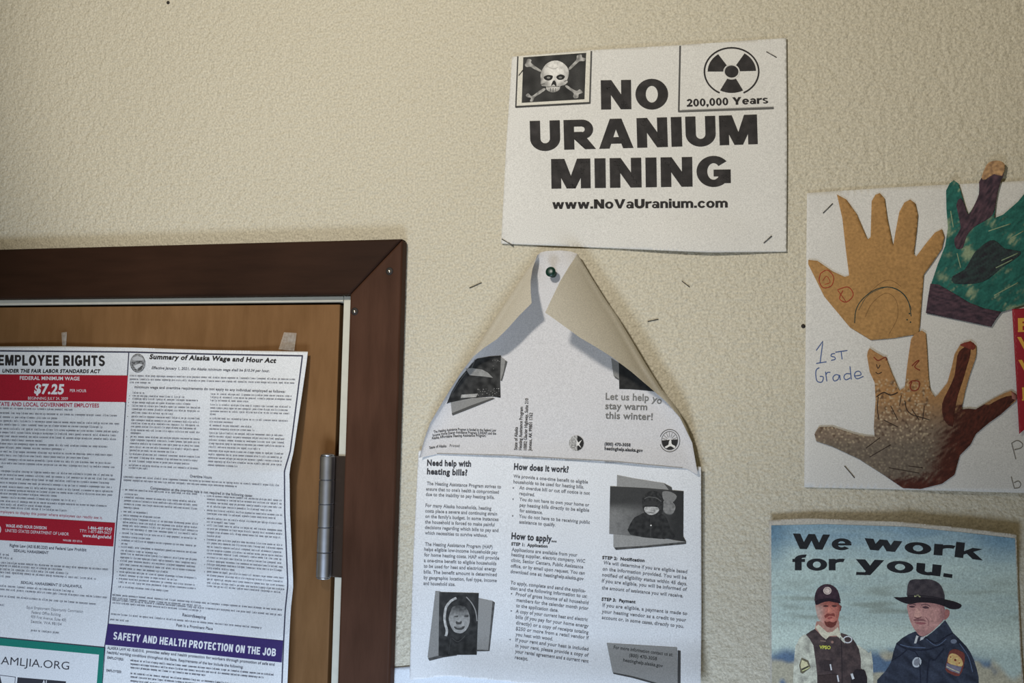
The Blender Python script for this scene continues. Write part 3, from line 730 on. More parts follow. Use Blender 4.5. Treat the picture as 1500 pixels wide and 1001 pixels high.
for y0, b in ((240, 1310), (264, 1310), (290, 1315), (316, 1240), (345, 1315), (370, 1275), (405, 1315), (430, 970), (455, 1318), (480, 1320), (506, 1320), (533, 875), (560, 1322), (585, 1322), (612, 1322), (638, 1322), (662, 1310), (690, 1322), (717, 1322), (742, 1325), (768, 970), (795, 1328), (822, 1330), (850, 1335), (877, 1335), (900, 1310)):
    gl(ld, y0, 765, b)
for y0, b, in ((15, 1380), (38, 780), (52, 1370), (73, 775)): gl(le, y0, 122, b)
gl(le, 155, 112, 1218); gl(le, 195, 105, 245)
for i in range(11):
    (x, y), = lc((190 - i * 3.4, (393, 414, 440, 464, 540, 636, 683, 806, 885, 393, 440)[i])); lb.strip([(x, y - 1), (x + 1, y - 1)], 1.0, SMR)
for y0 in (195, 250, 355, 382, 408, 512, 565, 613, 715, 796, 846):
    (x, y), = ld((148 - (y0 - 195) * .07, y0)); lb.strip([(x, y - 1), (x + 1, y - 1)], 1.0, SMR)
for y0 in (240, 345, 405, 455, 560, 690, 742, 795):
    (x, y), = ld((745, y0)); lb.strip([(x, y - 1), (x + 1, y - 1)], 1.0, SMR)
lb.done('right_column_print', 'grey small print in two bulleted columns')
lb.part(4)
lb.poly([(158.4, 914.3), (280, 925.6), (frx(939) - 1, 939), (frx(970) - 1.5, 971), (280, 957), (153.6, 945)], (.047, .028, .135), 4)
lb.heavy('SAFETY AND HEALTH PROTECTION ON THE JOB', [(165.6, 937), (285, 949.9), (403.6, 962)], 11.2, W_, .17)
lb.done('safety_heading_band', 'dark purple band with white capital letters')
lb.part()
lb.text('provides safety and health protection for workers through promotion of safe and', [(214, 956.6), (402, 976)], 4.2, SMR, 1)
lb.text('ALASKA LAW AS 18.60.010,', [(157, 951.6), (211, 956.4)], 4.2, SMR, 1)
lb.text('healthful working conditions throughout the State. Requirements of the law include the following:', [(156.4, 958), (356, 980)], 4.2, SMR, 1)
lb.text('EMPLOYERS:', [(157, 965.6), (181, 968.6)], 3.6, SMR, 1); lb.text('EMPLOYEES:', [(155.6, 984.4), (178, 986.8)], 3.6, SMR, 1)
for y0, b in ((495, 1305), (522, 1235), (548, 800), (590, 1230), (616, 1235), (645, 900)): gl(le, y0, 255, b, SMR)
lb.done('safety_small_print')
lb.part(4)
TEAL = (.012, .20, .15)
lb.poly([(-240, 910), (0, 934.5), (152.5, 949.2), (146.5, 1060), (-240, 1030)], TEAL, 4)
lb.poly([(-240, 924), (0, 946), (145, 959.4), (138, 1050), (-240, 1022)], (.74, .75, .76), 4)
lb.strip([(-60, 928.5), (0, 934.5), (152.5, 949)], 1.2, NAVY); lb.strip([(154, 949), (150, 1001), (146, 1060)], 1.0, NAVY)
lb.text('.AMLJIA.ORG', [(-2, 973.2), (101, 981.6)], 11.4, (.05, .05, .06), 0)
lb.strip([(-20, 987), (23, 992.4)], .9, NAVY); lb.strip([(22.5, 992), (21.5, 1005)], .9, NAVY)
lb.poly([(25.7, 992.6), (96.8, 998.6), (95, 1015), (24, 1010)], (.04, .04, .05), 8)
lb.text('AL', [(61, 1004.6), (70, 1005.4)], 8, W_, 1); lb.poly([(0, 990.5), (3.2, 1004), (-12, 1004)], (.04, .04, .05))
lb.done('green_bordered_panel', 'white panel inside a thick green border')

# clear tape at the poster top
def tape_mat():
    m, nt, b = new_mat('clear_tape')
    b.inputs['Base Color'].default_value = (.8, .78, .7, 1); b.inputs['Roughness'].default_value = .22
    tr = node(nt, 'ShaderNodeBsdfTransparent'); ms = node(nt, 'ShaderNodeMixShader')
    n = node(nt, 'ShaderNodeTexNoise'); n.inputs['Scale'].default_value = 300
    tc = node(nt, 'ShaderNodeTexCoord'); nt.links.new(tc.outputs['Object'], n.inputs['Vector'])
    mr = node(nt, 'ShaderNodeMapRange'); mr.inputs['To Min'].default_value = .08; mr.inputs['To Max'].default_value = .5
    nt.links.new(n.outputs['Fac'], mr.inputs['Value']); nt.links.new(mr.outputs[0], ms.inputs[0])
    nt.links.new(tr.outputs[0], ms.inputs[1]); nt.links.new(b.outputs[0], ms.inputs[2])
    nt.links.new(ms.outputs[0], nt.nodes['Material Output'].inputs['Surface'])
    return m
MAT_TAPE = tape_mat()
def tape(quad, label, ridge):
    mb = MB(); n = 6; c = Vector(((quad[0][0] + quad[2][0]) / 2, (quad[0][1] + quad[2][1]) / 2))
    V = []; F = []
    for j in range(n + 1):
        for i in range(n + 1):
            u, v = i / n, j / n
            x = (quad[0][0] * (1 - u) + quad[1][0] * u) * (1 - v) + (quad[3][0] * (1 - u) + quad[2][0] * u) * v
            y = (quad[0][1] * (1 - u) + quad[1][1] * u) * (1 - v) + (quad[3][1] * (1 - u) + quad[2][1] * u) * v
            dd = max(DF + .0007, d_lab(x, y) + .0005 if y > 508 else 0) + .0012 * ridge * math.sin(u * 3.1) * (1 - v)
            V.append(P(x, y, dd))
    for j in range(n):
        for i in range(n):
            a = j * (n + 1) + i; F.append((a, a + n + 1, a + n + 2, a + 1))
    mb.add(V, F, [])
    tag(mb.build('clear_tape', MAT_TAPE, origin=P(c.x, c.y, DF)), label, 'tape', 'clear tape on the labor law poster')
tape([(90, 487.5), (98, 486.5), (96.5, 512), (91.5, 512)], 'narrow clear tape strip on the poster top above the word RIGHTS', 1.0)
tape([(416, 487), (434.5, 488), (431, 514), (408, 512)], 'clear tape piece at the top right corner of the labor law poster', .6)

# ================================================================== heating assistance brochure (lower sheet) and flyer (upper sheet)
GP = (.775, .775, .77)
def d_bro(x, y):
    return .0030 + .006 * sst(60, 0, x - 604) * sst(640, 990, y) + .010 * sst(930, 1010, y) * sst(600, 700, x) + .0015 * (1 + nz(x, y, 140, 5)) + .003 * sst(930, 1027, x)
bsh = Sheet('letter_sheet', 'blue-white sheet peeking out below the brochure by the casing', 'sheet of paper', (800, 1080), lambda x, y: .0012)
bsh.part(); bsh.poly([(573, 979), (600, 976.5), (800, 985), (990, 996), (985, 1250), (560, 1240)], (.74, .77, .80), 12); bsh.done('paper_sheet', solid=.0002)
ink2 = (.05, .05, .055); tx = (.20, .20, .21)
br = Sheet('brochure_sheet', 'printed brochure page headed How to apply, tucked under the pinned flyer', 'brochure', (815, 860), d_bro)
br.part()
br.poly([(613, 660), (1027, 684), (1027.3, 800), (1027.6, 900), (1026.5, 1020), (900, 1012), (760, 1000.8), (705, 995), (661, 991.3), (653, 991), (634.7, 992.7), (600, 996.8), (602.5, 900), (606, 800), (610, 720)], lambda x, y: tuple(c * (1 + .03 * nz(x, y, 50, 1)) for c in GP), 4)
br.done('paper_sheet', solid=.00015)
br.part()
br.text('Need help with', [(625.5, 682.8), (690, 684.4)], 9.4, ink2, 2)
br.text('heating bills?', [(625.3, 695.4), (684.5, 697.4)], 9.4, ink2, 2)
br.done('heading'); br.part()
br.text('How does it work?', [(752.6, 688.6), (832.8, 693.0)], 9.8, ink2, 2)
br.done('heading'); br.part()
br.text('How to apply...', [(748.8, 790.3), (815, 795.2)], 10, ink2, 2)
br.text('STEP 1:  Application', [(748.8, 799.6), (802, 803)], 4.8, ink2, 2)
br.done('heading'); br.part()
br.text('STEP 2:  Notification', [(882, 819.6), (944, 824)], 4.9, ink2, 2)
br.done('heading'); br.part()
br.text('STEP 3:  Payment', [(881, 880.6), (930.7, 884.6)], 4.9, ink2, 2)
br.done('heading')
b1 = fr(600, 680, 5.268); b2 = fr(730, 770, 4.767); b3 = fr(870, 680, 5.268); b4 = fr(590, 660, 2.935)
br.part()
for f, st, a, b in (
 (b1, 'The Heating Assistance Program strives to', (132, 163), (705, 190)), (b1, 'ensure that no one\'s health is compromised', (126, 206), (688, 231)), (b1, 'due to the inability to pay heating bills.', (124, 247), (655, 272)),
 (b1, 'For many Alaska households, heating', (122, 333), (630, 357)), (b1, 'costs place a severe and continuing strain', (120, 375), (675, 399)), (b1, 'on the family\'s budget. In some instances', (120, 417), (685, 442)),
 (b1, 'the household is forced to make painful', (118, 460), (655, 483)), (b1, 'decisions regarding which bills to pay and', (118, 502), (685, 527)), (b1, 'which necessities to survive without.', (118, 545), (600, 566)),
 (b1, 'The Heating Assistance Program (HAP)', (118, 632), (640, 655)), (b1, 'helps eligible low-income households pay', (112, 672), (678, 697)), (b1, 'for home heating costs. HAP will provide', (112, 714), (690, 741)),
 (b1, 'a one-time benefit to eligible households', (110, 758), (668, 783)), (b1, 'to be used for heat and electrical energy', (108, 801), (668, 826)), (b1, 'bills. The benefit amount is determined', (108, 846), (672, 869)),
 (b1, 'by geographic location, fuel type, income', (108, 890), (672, 914)), (b1, 'and household size.', (106, 935), (352, 944)),
 (b1, 'We provide a one-time benefit to eligible', (800, 107), (1375, 153)), (b1, 'households to be used for heating bills.', (800, 150), (1345, 192)), (b1, 'An overdue bill or cut off notice is not', (845, 196), (1390, 240)),
 (b1, 'required.', (845, 240), (965, 251)), (b1, 'You do not have to own your home or', (845, 285), (1385, 330)), (b1, 'pay heating bills directly to be eligible', (848, 330), (1385, 371)),
 (b1, 'for assistance.', (848, 372), (1025, 389)), (b1, 'You do not have to be receiving public', (842, 416), (1390, 464)), (b1, 'assistance to qualify.', (845, 460), (1125, 484)),
 (b2, 'Applications are available from your', (92, 180), (550, 220)), (b2, 'heating supplier, electric company, WIC', (90, 216), (605, 263)), (b2, 'clinic, Senior Centers, Public Assistance', (88, 255), (592, 303)),
 (b2, 'office, or by email upon request. You can', (86, 294), (602, 346)), (b2, 'download one at: heatinghelp.alaska.gov', (84, 334), (594, 386)), (b2, 'To apply, complete and send the applica-', (84, 412), (608, 470)),
 (b2, 'tion and the following information to us:', (82, 450), (618, 508)), (b2, 'Proof of gross income of all household', (120, 492), (628, 553)), (b2, 'members for the calendar month prior', (125, 533), (628, 593)),
 (b2, 'to the application date.', (122, 572), (418, 607)), (b2, 'A copy of your current heat and electric', (120, 612), (622, 671)), (b2, 'bills (if you pay for your home energy', (120, 651), (628, 716)),
 (b2, 'directly) or a copy of receipts totaling', (122, 692), (628, 760)), (b2, '$250 or more from a retail vendor if', (120, 733), (630, 798)), (b2, 'you heat with wood.', (120, 773), (380, 806)),
 (b2, 'If your rent and your heat is included', (118, 812), (628, 877)), (b2, 'in your rent, please provide a copy of', (118, 852), (628, 920)), (b2, 'your rental agreement and a current rent', (116, 892), (628, 962)), (b2, 'receipt.', (114, 934), (205, 946)),
 (b3, 'We will determine if you are eligible based', (72, 775), (718, 846)), (b3, 'on the information provided. You will be', (65, 822), (714, 892)), (b3, 'notified of eligibility status within 45 days.', (62, 868), (718, 940)), (b3, 'If you are eligible, you will be informed of', (60, 915), (716, 982)),
 (b4, 'the amount of assistance you will receive.', (855, 598), (1205, 634)), (b4, 'If you are eligible, a payment is made to', (858, 673), (1222, 710)), (b4, 'your heating vendor as a credit to your', (855, 700), (1218, 738)), (b4, 'account or, in some cases, directly to you.', (855, 726), (1208, 765))):
    br.text(st, f(a, b), 5.2, tx, 1)
for f, p in ((b1, (800, 196)), (b1, (798, 282)), (b1, (795, 412)), (b2, (92, 488)), (b2, (90, 608)), (b2, (82, 808))):
    br.ell(f(p)[0][0], f(p)[0][1] - 2, 1.1, 1.1, tx, 8)
br.done('body_text', 'columns of small dark text')

def fnoise(a, b, sc, seed, bias=.5, amt=1.2):
    return lambda x, y: mix(a, b, bias + amt * nz(x, y, sc, seed))
g = lambda v: G(v, 1.25)
# portrait of a child in a hood
q = fr(600, 850, 6.628)
br.part()
br.poly(q((250, 108), (300, 112), (300, 738), (190, 778), (174, 745)), g(128), 5)
br.poly(q((660, 175), (805, 205), (765, 682), (650, 680)), g(134), 5)
br.poly(q((805, 205), (828, 222), (776, 692), (655, 694), (655, 678), (764, 680)), fnoise(g(60), g(90), 5, 1), 3)
br.poly(q((178, 762), (280, 736), (460, 722), (460, 734), (330, 752), (194, 786)), fnoise(g(56), g(80), 5, 2), 3)
br.poly(q((288, 118), (672, 128), (652, 728), (560, 724), (440, 728), (340, 740), (280, 738)), lambda x, y: mix(g(42), g(92), sst(720, 640, y * 0 + (x - 600) * 6.6 + 400) * .5 + .5 * nz(x, y, 8, 5)), 3)
br.poly(curve(q((470, 150), (520, 148), (590, 190), (640, 280), (664, 380), (650, 500), (640, 560), (652, 640), (652, 727), (440, 728), (340, 740), (281, 737), (290, 560), (330, 540), (318, 380), (340, 270), (400, 190)), 1, True), fnoise(g(28), g(52), 6, 6), 3)
br.poly(curve(q((400, 300), (420, 260), (480, 248), (540, 262), (575, 320), (584, 400), (560, 470), (520, 510), (480, 518), (430, 500), (395, 440), (380, 370)), 3, True), lambda x, y: mix(g(58), g(160), sst(885, 912, y) * .75 + .35 * nz(x, y, 4, 3)), 1.6)
for p in (((430, 355), (470, 345), (465, 362)), ((525, 352), (570, 340), (565, 362)), ((450, 400), (480, 412), (505, 398), (500, 428), (455, 430)), ((430, 452), (480, 462), (535, 448), (520, 478), (480, 486), (445, 476))):
    br.poly(curve(q(*p), 3, True), g(66))
br.poly(q((452, 459), (514, 457), (500, 465), (464, 466)), g(128))
br.strip(q((455, 175), (400, 205), (355, 265), (340, 350), (345, 420), (362, 490), (352, 545)), 3.6, fnoise(g(130), g(190), 4, 8), 4)
br.strip(q((550, 165), (600, 220), (640, 300), (655, 400)), 1.6, g(130), 4)
br.strip(q((410, 560), (470, 600), (540, 540)), 1.0, g(66), 4); br.strip(q((400, 560), (380, 720)), .8, g(60))
br.done('portrait_photo', 'dark printed photo of a smiling child in a hood')
# child in a fur hat
q = fr(870, 680, 5.268)
br.part()
br.poly(q((178, 85), (300, 110), (540, 148), (598, 190), (600, 208), (176, 182)), g(136), 4)
br.poly(q((540, 148), (600, 180), (605, 206), (580, 204)), g(70))
br.poly(q((150, 535), (710, 600), (172, 652), (150, 640)), g(142), 5)
br.poly(q((155, 645), (400, 632), (712, 600), (712, 618), (420, 645), (170, 664)), fnoise(g(54), g(86), 5, 1), 3)
br.poly(q((125, 172), (410, 186), (692, 210), (690, 560), (712, 600), (560, 578), (300, 556), (118, 540)), lambda x, y: mix(mix(g(58), g(118), sst(735, 752, y) * sst(985, 890, x)), g(44), sst(975, 992, x) + .45 * nz(x, y, 7, 4)), 2.6)
br.poly(curve(q((530, 215), (590, 215), (640, 250), (600, 300), (540, 280)), 3, True), g(118)); br.poly(curve(q((535, 290), (590, 285), (630, 330), (600, 390), (540, 370)), 3, True), fnoise(g(100), g(135), 4, 2), 2)
br.poly(curve(q((300, 430), (350, 395), (400, 375), (520, 385), (560, 420), (590, 500), (610, 578), (280, 545)), 3, True), fnoise(g(30), g(52), 5, 7), 2.5)
br.poly(curve(q((375, 330), (375, 260), (410, 220), (460, 208), (510, 225), (535, 280), (530, 370), (500, 395), (450, 402), (400, 390)), 3, True), fnoise(g(28), g(58), 3, 8), 2)
br.poly(curve(q((390, 335), (430, 330), (490, 335), (502, 360), (470, 388), (430, 392), (395, 370)), 3, True), fnoise(g(120), g(185), 3, 5, .6), 1.6)
br.poly(curve(q((400, 300), (430, 285), (480, 290), (490, 318), (400, 322)), 3, True), g(52)); br.strip(q((430, 374), (462, 378)), .9, g(70)); br.strip(q((390, 270), (420, 255), (480, 262), (520, 290)), .9, g(96), 4)
br.ell(*q((440, 474))[0], 1.2, 1.2, g(200), 8); br.strip(q((440, 410), (436, 560)), .7, g(66))
br.done('winter_photo', 'wide printed photo of a child in a fur hat')
# contact card
q = fr(880, 900, 7.5)
br.part()
br.poly(q((845, 400), (878, 405), (876, 830), (845, 830)), g(62), 4); br.poly(q((130, 635), (350, 685), (620, 755), (840, 815), (840, 838), (600, 772), (340, 700), (140, 658)), g(64), 4)
br.poly(q((65, 320), (840, 368), (846, 820), (600, 752), (350, 680), (130, 640)), g(134), 5)
br.text('For more information contact us at:', q((140, 382), (790, 465)), 5.2, g(48), 1); br.text('(800) 470-3058', q((310, 470), (615, 510)), 5.2, g(48), 1); br.text('heatinghelp.alaska.gov', q((245, 522), (680, 588)), 5.2, g(48), 1)
br.done('contact_card', 'grey printed box with three lines of text')

# --- upper flyer with both top corners rolled over and pinned
LS = [(614, 671), (622, 642), (630, 620), (643, 598), (658, 573), (672, 549), (687, 526), (720, 474), (760, 413), (787, 374)]
RS = [(1022, 694), (1014, 649), (1006, 626), (996, 606), (982, 586), (968, 569), (945, 532), (925, 498), (905, 465), (885, 436), (865, 404), (846, 372)]
def pdist(x, y, pl):
    b = 1e9
    for (ax, ay), (bx, by) in zip(pl, pl[1:]):
        dx, dy = bx - ax, by - ay; t = max(0, min(1, ((x - ax) * dx + (y - ay) * dy) / (dx * dx + dy * dy)))
        b = min(b, math.hypot(x - ax - dx * t, y - ay - dy * t))
    return b
PXM = .00066
def rad(y, right):                # radius of the rolled edge, metres
    return interp([(370, .0055), (420, .0075), (480, .0095), (540, .0115), (590, .0095), (640, .006), (690, .0035)], y)
def base_f(x, y):
    return .0042 + .0045 * sst(640, 700, y) + .001 * (1 + nz(x, y, 120, 2))
def d_fly(x, y):
    d = base_f(x, y)
    for pl, rt in ((LS, 0), (RS, 1)):
        r = rad(y, rt); w = 2.4 * r; s_ = pdist(x, y, pl) * PXM
        if s_ < w:
            t = 1 - s_ / w; d += r * (1 - math.sqrt(max(0, 1 - t * t)))
    return d
def d_flap(pl, rt, s_max):
    def f(x, y):
        r = rad(y, rt); s_ = pdist(x, y, pl) * PXM; w = 1.1 * r
        t = max(0, 1 - s_ / w)
        return base_f(x, y) + r + r * .9 * math.sqrt(max(0, 1 - t * t)) + (1.15 if rt else 1.0) * .042 * (1 - math.exp(-max(0, s_ - w * .5) / .042)) * sst(640, 560, y) * sst(355, 400, y)
    return f
fl = Sheet('pinned_flyer', 'grey flyer with both top corners rolled forward under a green push pin', 'flyer', (815, 560), d_fly, .00005); fl.fine = 3.5
FP = (.645, .625, .615)
BACK = (.56, .515, .42)
out = LS[:] + [(792, 370), (800, 368), (820, 367), (836, 368.5), (846, 372)] + RS[::-1][1:] + [(1021, 696), (1006, 687), (900, 677), (740, 668), (640, 665.5)]
fl.part(); fl.poly(out, FP, 3); fl.done('paper_sheet')
# rolled corners (back of the paper)
fs = fl.step
for pl, rt, edge, nm in ((LS[4:], 0, [(787, 374), (780, 394), (777.2, 412), (777.5, 430), (778.8, 444.3), (760, 463), (745, 480), (728, 497), (710, 509), (694, 522), (676, 545), (658, 573)], 'rolled_left_corner'),
                         (RS[1:], 1, [(846, 372), (834, 390), (820, 413), (808, 438), (798.6, 458), (825, 477), (849, 494.5), (872, 508), (896, 523), (925, 545), (953, 569), (975, 588), (996, 612), (1014, 649)], 'rolled_right_corner')):
    base = pl if rt == 0 else pl[::-1]           # silhouette, bottom to top for left
    fl.d = d_flap(LS if rt == 0 else RS, rt, 0)
    fl.part()
    poly = (base + edge[1:-1]) if rt == 0 else (base + edge[1:-1])
    if rt: poly = RS[1:] + edge[1:-1]
    fl.poly(poly, BACK, 3.2)
    o = fl.done(nm, 'pale tan back of the paper rolled over towards the middle')
    if 'paper_sheet' == nm: pass
fl.d = d_fly
fl.part()
fl.text('Let us help yo', [(887, 586), (951, 588), (958, 589.5), (968, 593)], 10.4, g(112), 1)
fl.text('stay warm', [(886.5, 599.8), (948, 601.4)], 10.2, g(104), 1)
fl.text('this winter!', [(886.5, 613.7), (956, 616)], 10.4, g(104), 1)
fl.done('slogan', 'grey three-line slogan')
fl.part()
fl.text('(800) 470-3058', [(885.3, 653), (923.6, 654.6)], 4.8, ink2, 2); fl.text('heatinghelp.alaska.gov', [(885.3, 659.6), (941.6, 662.8)], 5.0, ink2, 2)
fl.text('State of Alaska', [(757.7, 659.7), (758.6, 626)], 5.0, ink2, 1); fl.text('Heating Assistance Program', [(764.4, 659.7), (766, 596.5)], 5.0, ink2, 1)
fl.text('10002 Glacier Highway, Suite 210', [(771.6, 659.7), (774, 584)], 5.0, ink2, 1); fl.text('Juneau, AK 99801 1762', [(778.4, 661), (780.4, 605)], 5.0, ink2, 1)
q = fr(590, 560, 6.26)
fl.text('The Heating Assistance Program is funded by the Federal Low', q((285, 470), (360, 457), (480, 445), (855, 455)), 4.0, ink2, 1)
fl.text('Income Home Energy Assistance Program (LIHEAP) and the', q((275, 500), (380, 484), (500, 472), (855, 484)), 4.0, ink2, 1)
fl.text('Alaska Affordable Heating Assistance Program.', q((265, 528), (380, 512), (550, 501), (765, 504)), 4.0, ink2, 1)
fl.text('State of Alaska', q((245, 615), (320, 602), (400, 598)), 4.0, ink2, 1); fl.text('Printed', q((430, 596), (520, 597)), 4.0, ink2, 0)
fl.strip([(640, 664.6), (740, 667), (900, 676), (1000, 685.6)], .7, g(120))
fl.done('address_text', 'small dark lines of address print')
q = fr(640, 500, 5.886)
fl.part()
fl.poly(q((545, 128), (606, 176), (580, 262), (558, 340), (546, 340)), g(128), 3); fl.poly(q((590, 165), (608, 178), (562, 345), (550, 340), (575, 262)), g(80), 3)
fl.poly(q((118, 520), (300, 490), (490, 488), (300, 562), (130, 632)), g(126), 4); fl.poly(q((128, 622), (300, 552), (478, 490), (500, 496), (310, 574), (135, 642)), g(74), 4)
fl.poly(q((345, 152), (450, 134), (552, 126), (545, 310), (548, 488), (480, 478), (300, 490), (110, 530), (84, 540), (125, 440), (190, 330), (245, 262), (300, 195)), fnoise(g(26), g(56), 7, 2), 2.6)
fl.poly(q((248, 238), (300, 232), (390, 245), (440, 272), (484, 316), (400, 304), (282, 294)), fnoise(g(118), g(140), 6, 3), 3)
fl.poly(q((212, 462), (354, 452), (338, 482), (205, 490)), fnoise(g(140), g(165), 6, 3), 3)
for i in range(26):
    x, y = rnd.uniform(350, 540), rnd.uniform(405, 470); fl.ell(*q((x, y))[0], rnd.uniform(.4, 1.1), rnd.uniform(.4, .9), g(rnd.randint(80, 150)), 7)
for i in range(12):
    x, y = rnd.uniform(480, 545), rnd.uniform(140, 250); fl.ell(*q((x, y))[0], rnd.uniform(.5, 1.3), rnd.uniform(.4, 1.1), g(rnd.randint(60, 105)), 7)
fl.strip(q((250, 270), (190, 350), (130, 450)), 1.2, g(84)); fl.strip(q((330, 160), (300, 230)), 1.2, g(90))
fl.done('dark_photo', 'dark printed photo cut by the left rolled edge')
q = fr(870, 500, 5.56)
fl.part()
fl.poly(q((140, 140), (205, 180), (203, 312), (160, 282), (150, 220)), g(126), 3); fl.poly(q((160, 278), (203, 308), (203, 318), (175, 302)), g(80))
fl.poly(q((203, 176), (300, 240), (400, 320), (500, 412), (420, 402), (300, 392), (206, 390)), fnoise(g(26), g(44), 6, 5), 3)
fl.done('corner_photo', 'dark printed photo disappearing under the right roll')
fl.part()
def logo(cx, cy, r, ry, rot, full):
    if full:
        fl.ring(cx, cy, r, ry, .9, g(70), 200, 520); fl.ring(cx, cy, r * .8, ry * .82, .8, g(90))
        fl.poly([(cx + r * .78 * math.cos(t), cy + ry * .8 * math.sin(t)) for t in [math.radians(a) for a in range(-8, 190, 9)]], g(40))
        fl.poly(curve([(cx - 1, cy + 1), (cx + 2, cy - 2), (cx + 3, cy + 5), (cx + 8, cy + 8), (cx + 7, cy + 11), (cx + 1, cy + 8), (cx - 5, cy + 11), (cx - 7, cy + 9), (cx - 2, cy + 6)], 3, True), g(205))
        for a in range(195, 350, 24): fl.strip([(cx + r * .3 * math.cos(math.radians(a)), cy + ry * .3 * math.sin(math.radians(a))), (cx + r * .75 * math.cos(math.radians(a)), cy + ry * .75 * math.sin(math.radians(a)))], .6, g(110))
    else:
        fl.ell(cx, cy, r, ry, fnoise(g(100), g(190), 1.8, 2), 24, 0, 1.3)
        fl.poly([(cx + r * .95 * math.cos(t), cy + ry * .95 * math.sin(t)) for t in [math.radians(a) for a in range(-84, 92, 8)]], g(38))
        fl.poly([(cx, cy - 6), (cx + 2.5, cy - 1), (cx + 8, cy - 5), (cx + 4, cy + 1.5), (cx + 7, cy + 7), (cx + 2.5, cy + 3), (cx, cy + 5)], g(205))
logo(981, 645.8, 14.8, 16.4, 0, True); fl.done('round_logo', 'round black and white logo at the right')
fl.part(); logo(844.5, 649.5, 11, 11.4, 0, False); fl.done('round_logo', 'small round logo at the middle')

# push pin
pc = P(810.5, 402, .0)
dpin = d_fly(811, 402)
pinb = P(811, 402.5, dpin)
pin = empty('push_pin', pinb, 'green plastic push pin holding the top of the rolled flyer', 'push pin')
mb = MB(); v, f = lathe([(.0030, .0006), (.0034, .0012), (.0036, .0022), (.0026, .0034), (.0023, .0065), (.0027, .0084), (.0046, .0096), (.0050, .0108), (.0046, .0120), (.0022, .0126), (.0004, .0127)], pinb, (-.06, -1, .12), 24); mb.add(v, f, [])
mb.build('pin_head', MAT_PIN, pin)
mb = MB(); v, f = lathe([(.0005, -.010), (.0006, .0), (.0006, .001)], pinb, (-.06, -1, .12), 10); mb.add(v, f, [])
mb.build('pin_shaft', MAT_NAIL, pin)

# ================================================================== childrens hands
HS = (.685, .665, .62)
def d_hand(x, y):
    return .0014 + .0012 * (1 + nz(x, y, 130, 3)) + .003 * sst(600, 720, y) * sst(1300, 1420, x)
hs = Sheet('craft_sheet', 'white sheet with three cut-out paper hands and blue pencil writing', 'craft sheet', (1340, 500), d_hand, .00003)
hs.part(); hs.poly([(1182, 283), (1300, 275), (1500, 265), (1660, 257), (1664, 500), (1668, 728), (1500, 722.5), (1300, 717), (1178, 714), (1180, 500)], lambda x, y: tuple(c * (1 + .04 * nz(x, y, 60, 1)) for c in HS), 10)
hs.done('paper_sheet', solid=.00015)
h7 = fr(1160, 220, 2.003); h8 = fr(1180, 470, 3.85); h9 = fr(1340, 220, 3.706)
def cut(d0): return lambda x, y: d_hand(x, y) + d0
# brown paper hand
KR = S(150, 114, 70, 1.35)
hs.d = cut(.0012); hs.part()
hand1 = h7((132, 130), (160, 145), (190, 187), (222, 262), (231, 256), (234, 150), (245, 131), (258, 126), (272, 142), (280, 200), (297, 282), (304, 240), (315, 182), (330, 154), (347, 145), (362, 156), (370, 192), (366, 240), (358, 305), (365, 312), (395, 272), (420, 242), (440, 232), (448, 255), (440, 290), (410, 335), (387, 366), (382, 430), (375, 520), (370, 540), (300, 552), (232, 558), (170, 520), (95, 430), (48, 335), (48, 322), (75, 325), (120, 356), (155, 372), (168, 368), (158, 290), (148, 200))
hs.poly(hand1, mott(KR, .10, 30, 4), 6)
crd = (.022, .05, .045); red = S(140, 52, 36)
hs.strip(h7((184, 508), (188, 470), (205, 440), (240, 412), (280, 402), (318, 415), (342, 446), (350, 488)), 1.3, crd, 5)
hs.strip(h7((196, 470), (225, 425), (285, 402), (330, 424), (352, 470)), .7, crd, 5)
hs.strip(h7((215, 430), (260, 390), (290, 382), (320, 400)), .7, S(110, 80, 48), 5); hs.strip(h7((215, 490), (235, 450), (275, 420), (305, 440), (310, 490), (285, 540)), .7, S(112, 82, 50), 5)
for x, y in ((345, 480), (338, 498), (348, 505)): hs.ell(*h7((x, y))[0], 1.2, 1.2, crd, 8)
hs.strip(h7((84, 362), (104, 352), (122, 372), (116, 398), (92, 404), (80, 384), (84, 362)), 1.3, red, 4); hs.strip(h7((90, 384), (102, 370), (112, 388), (96, 394)), 1.0, red, 3)
hs.strip(h7((134, 410), (165, 402), (180, 425), (160, 446), (140, 436), (150, 412)), 1.4, red, 4); hs.strip(h7((135, 412), (158, 444)), 1.1, red)
hs.done('paper_hand', 'plain tan paper hand with a drawn arc on the palm', MAT_CRAYON, .0003)
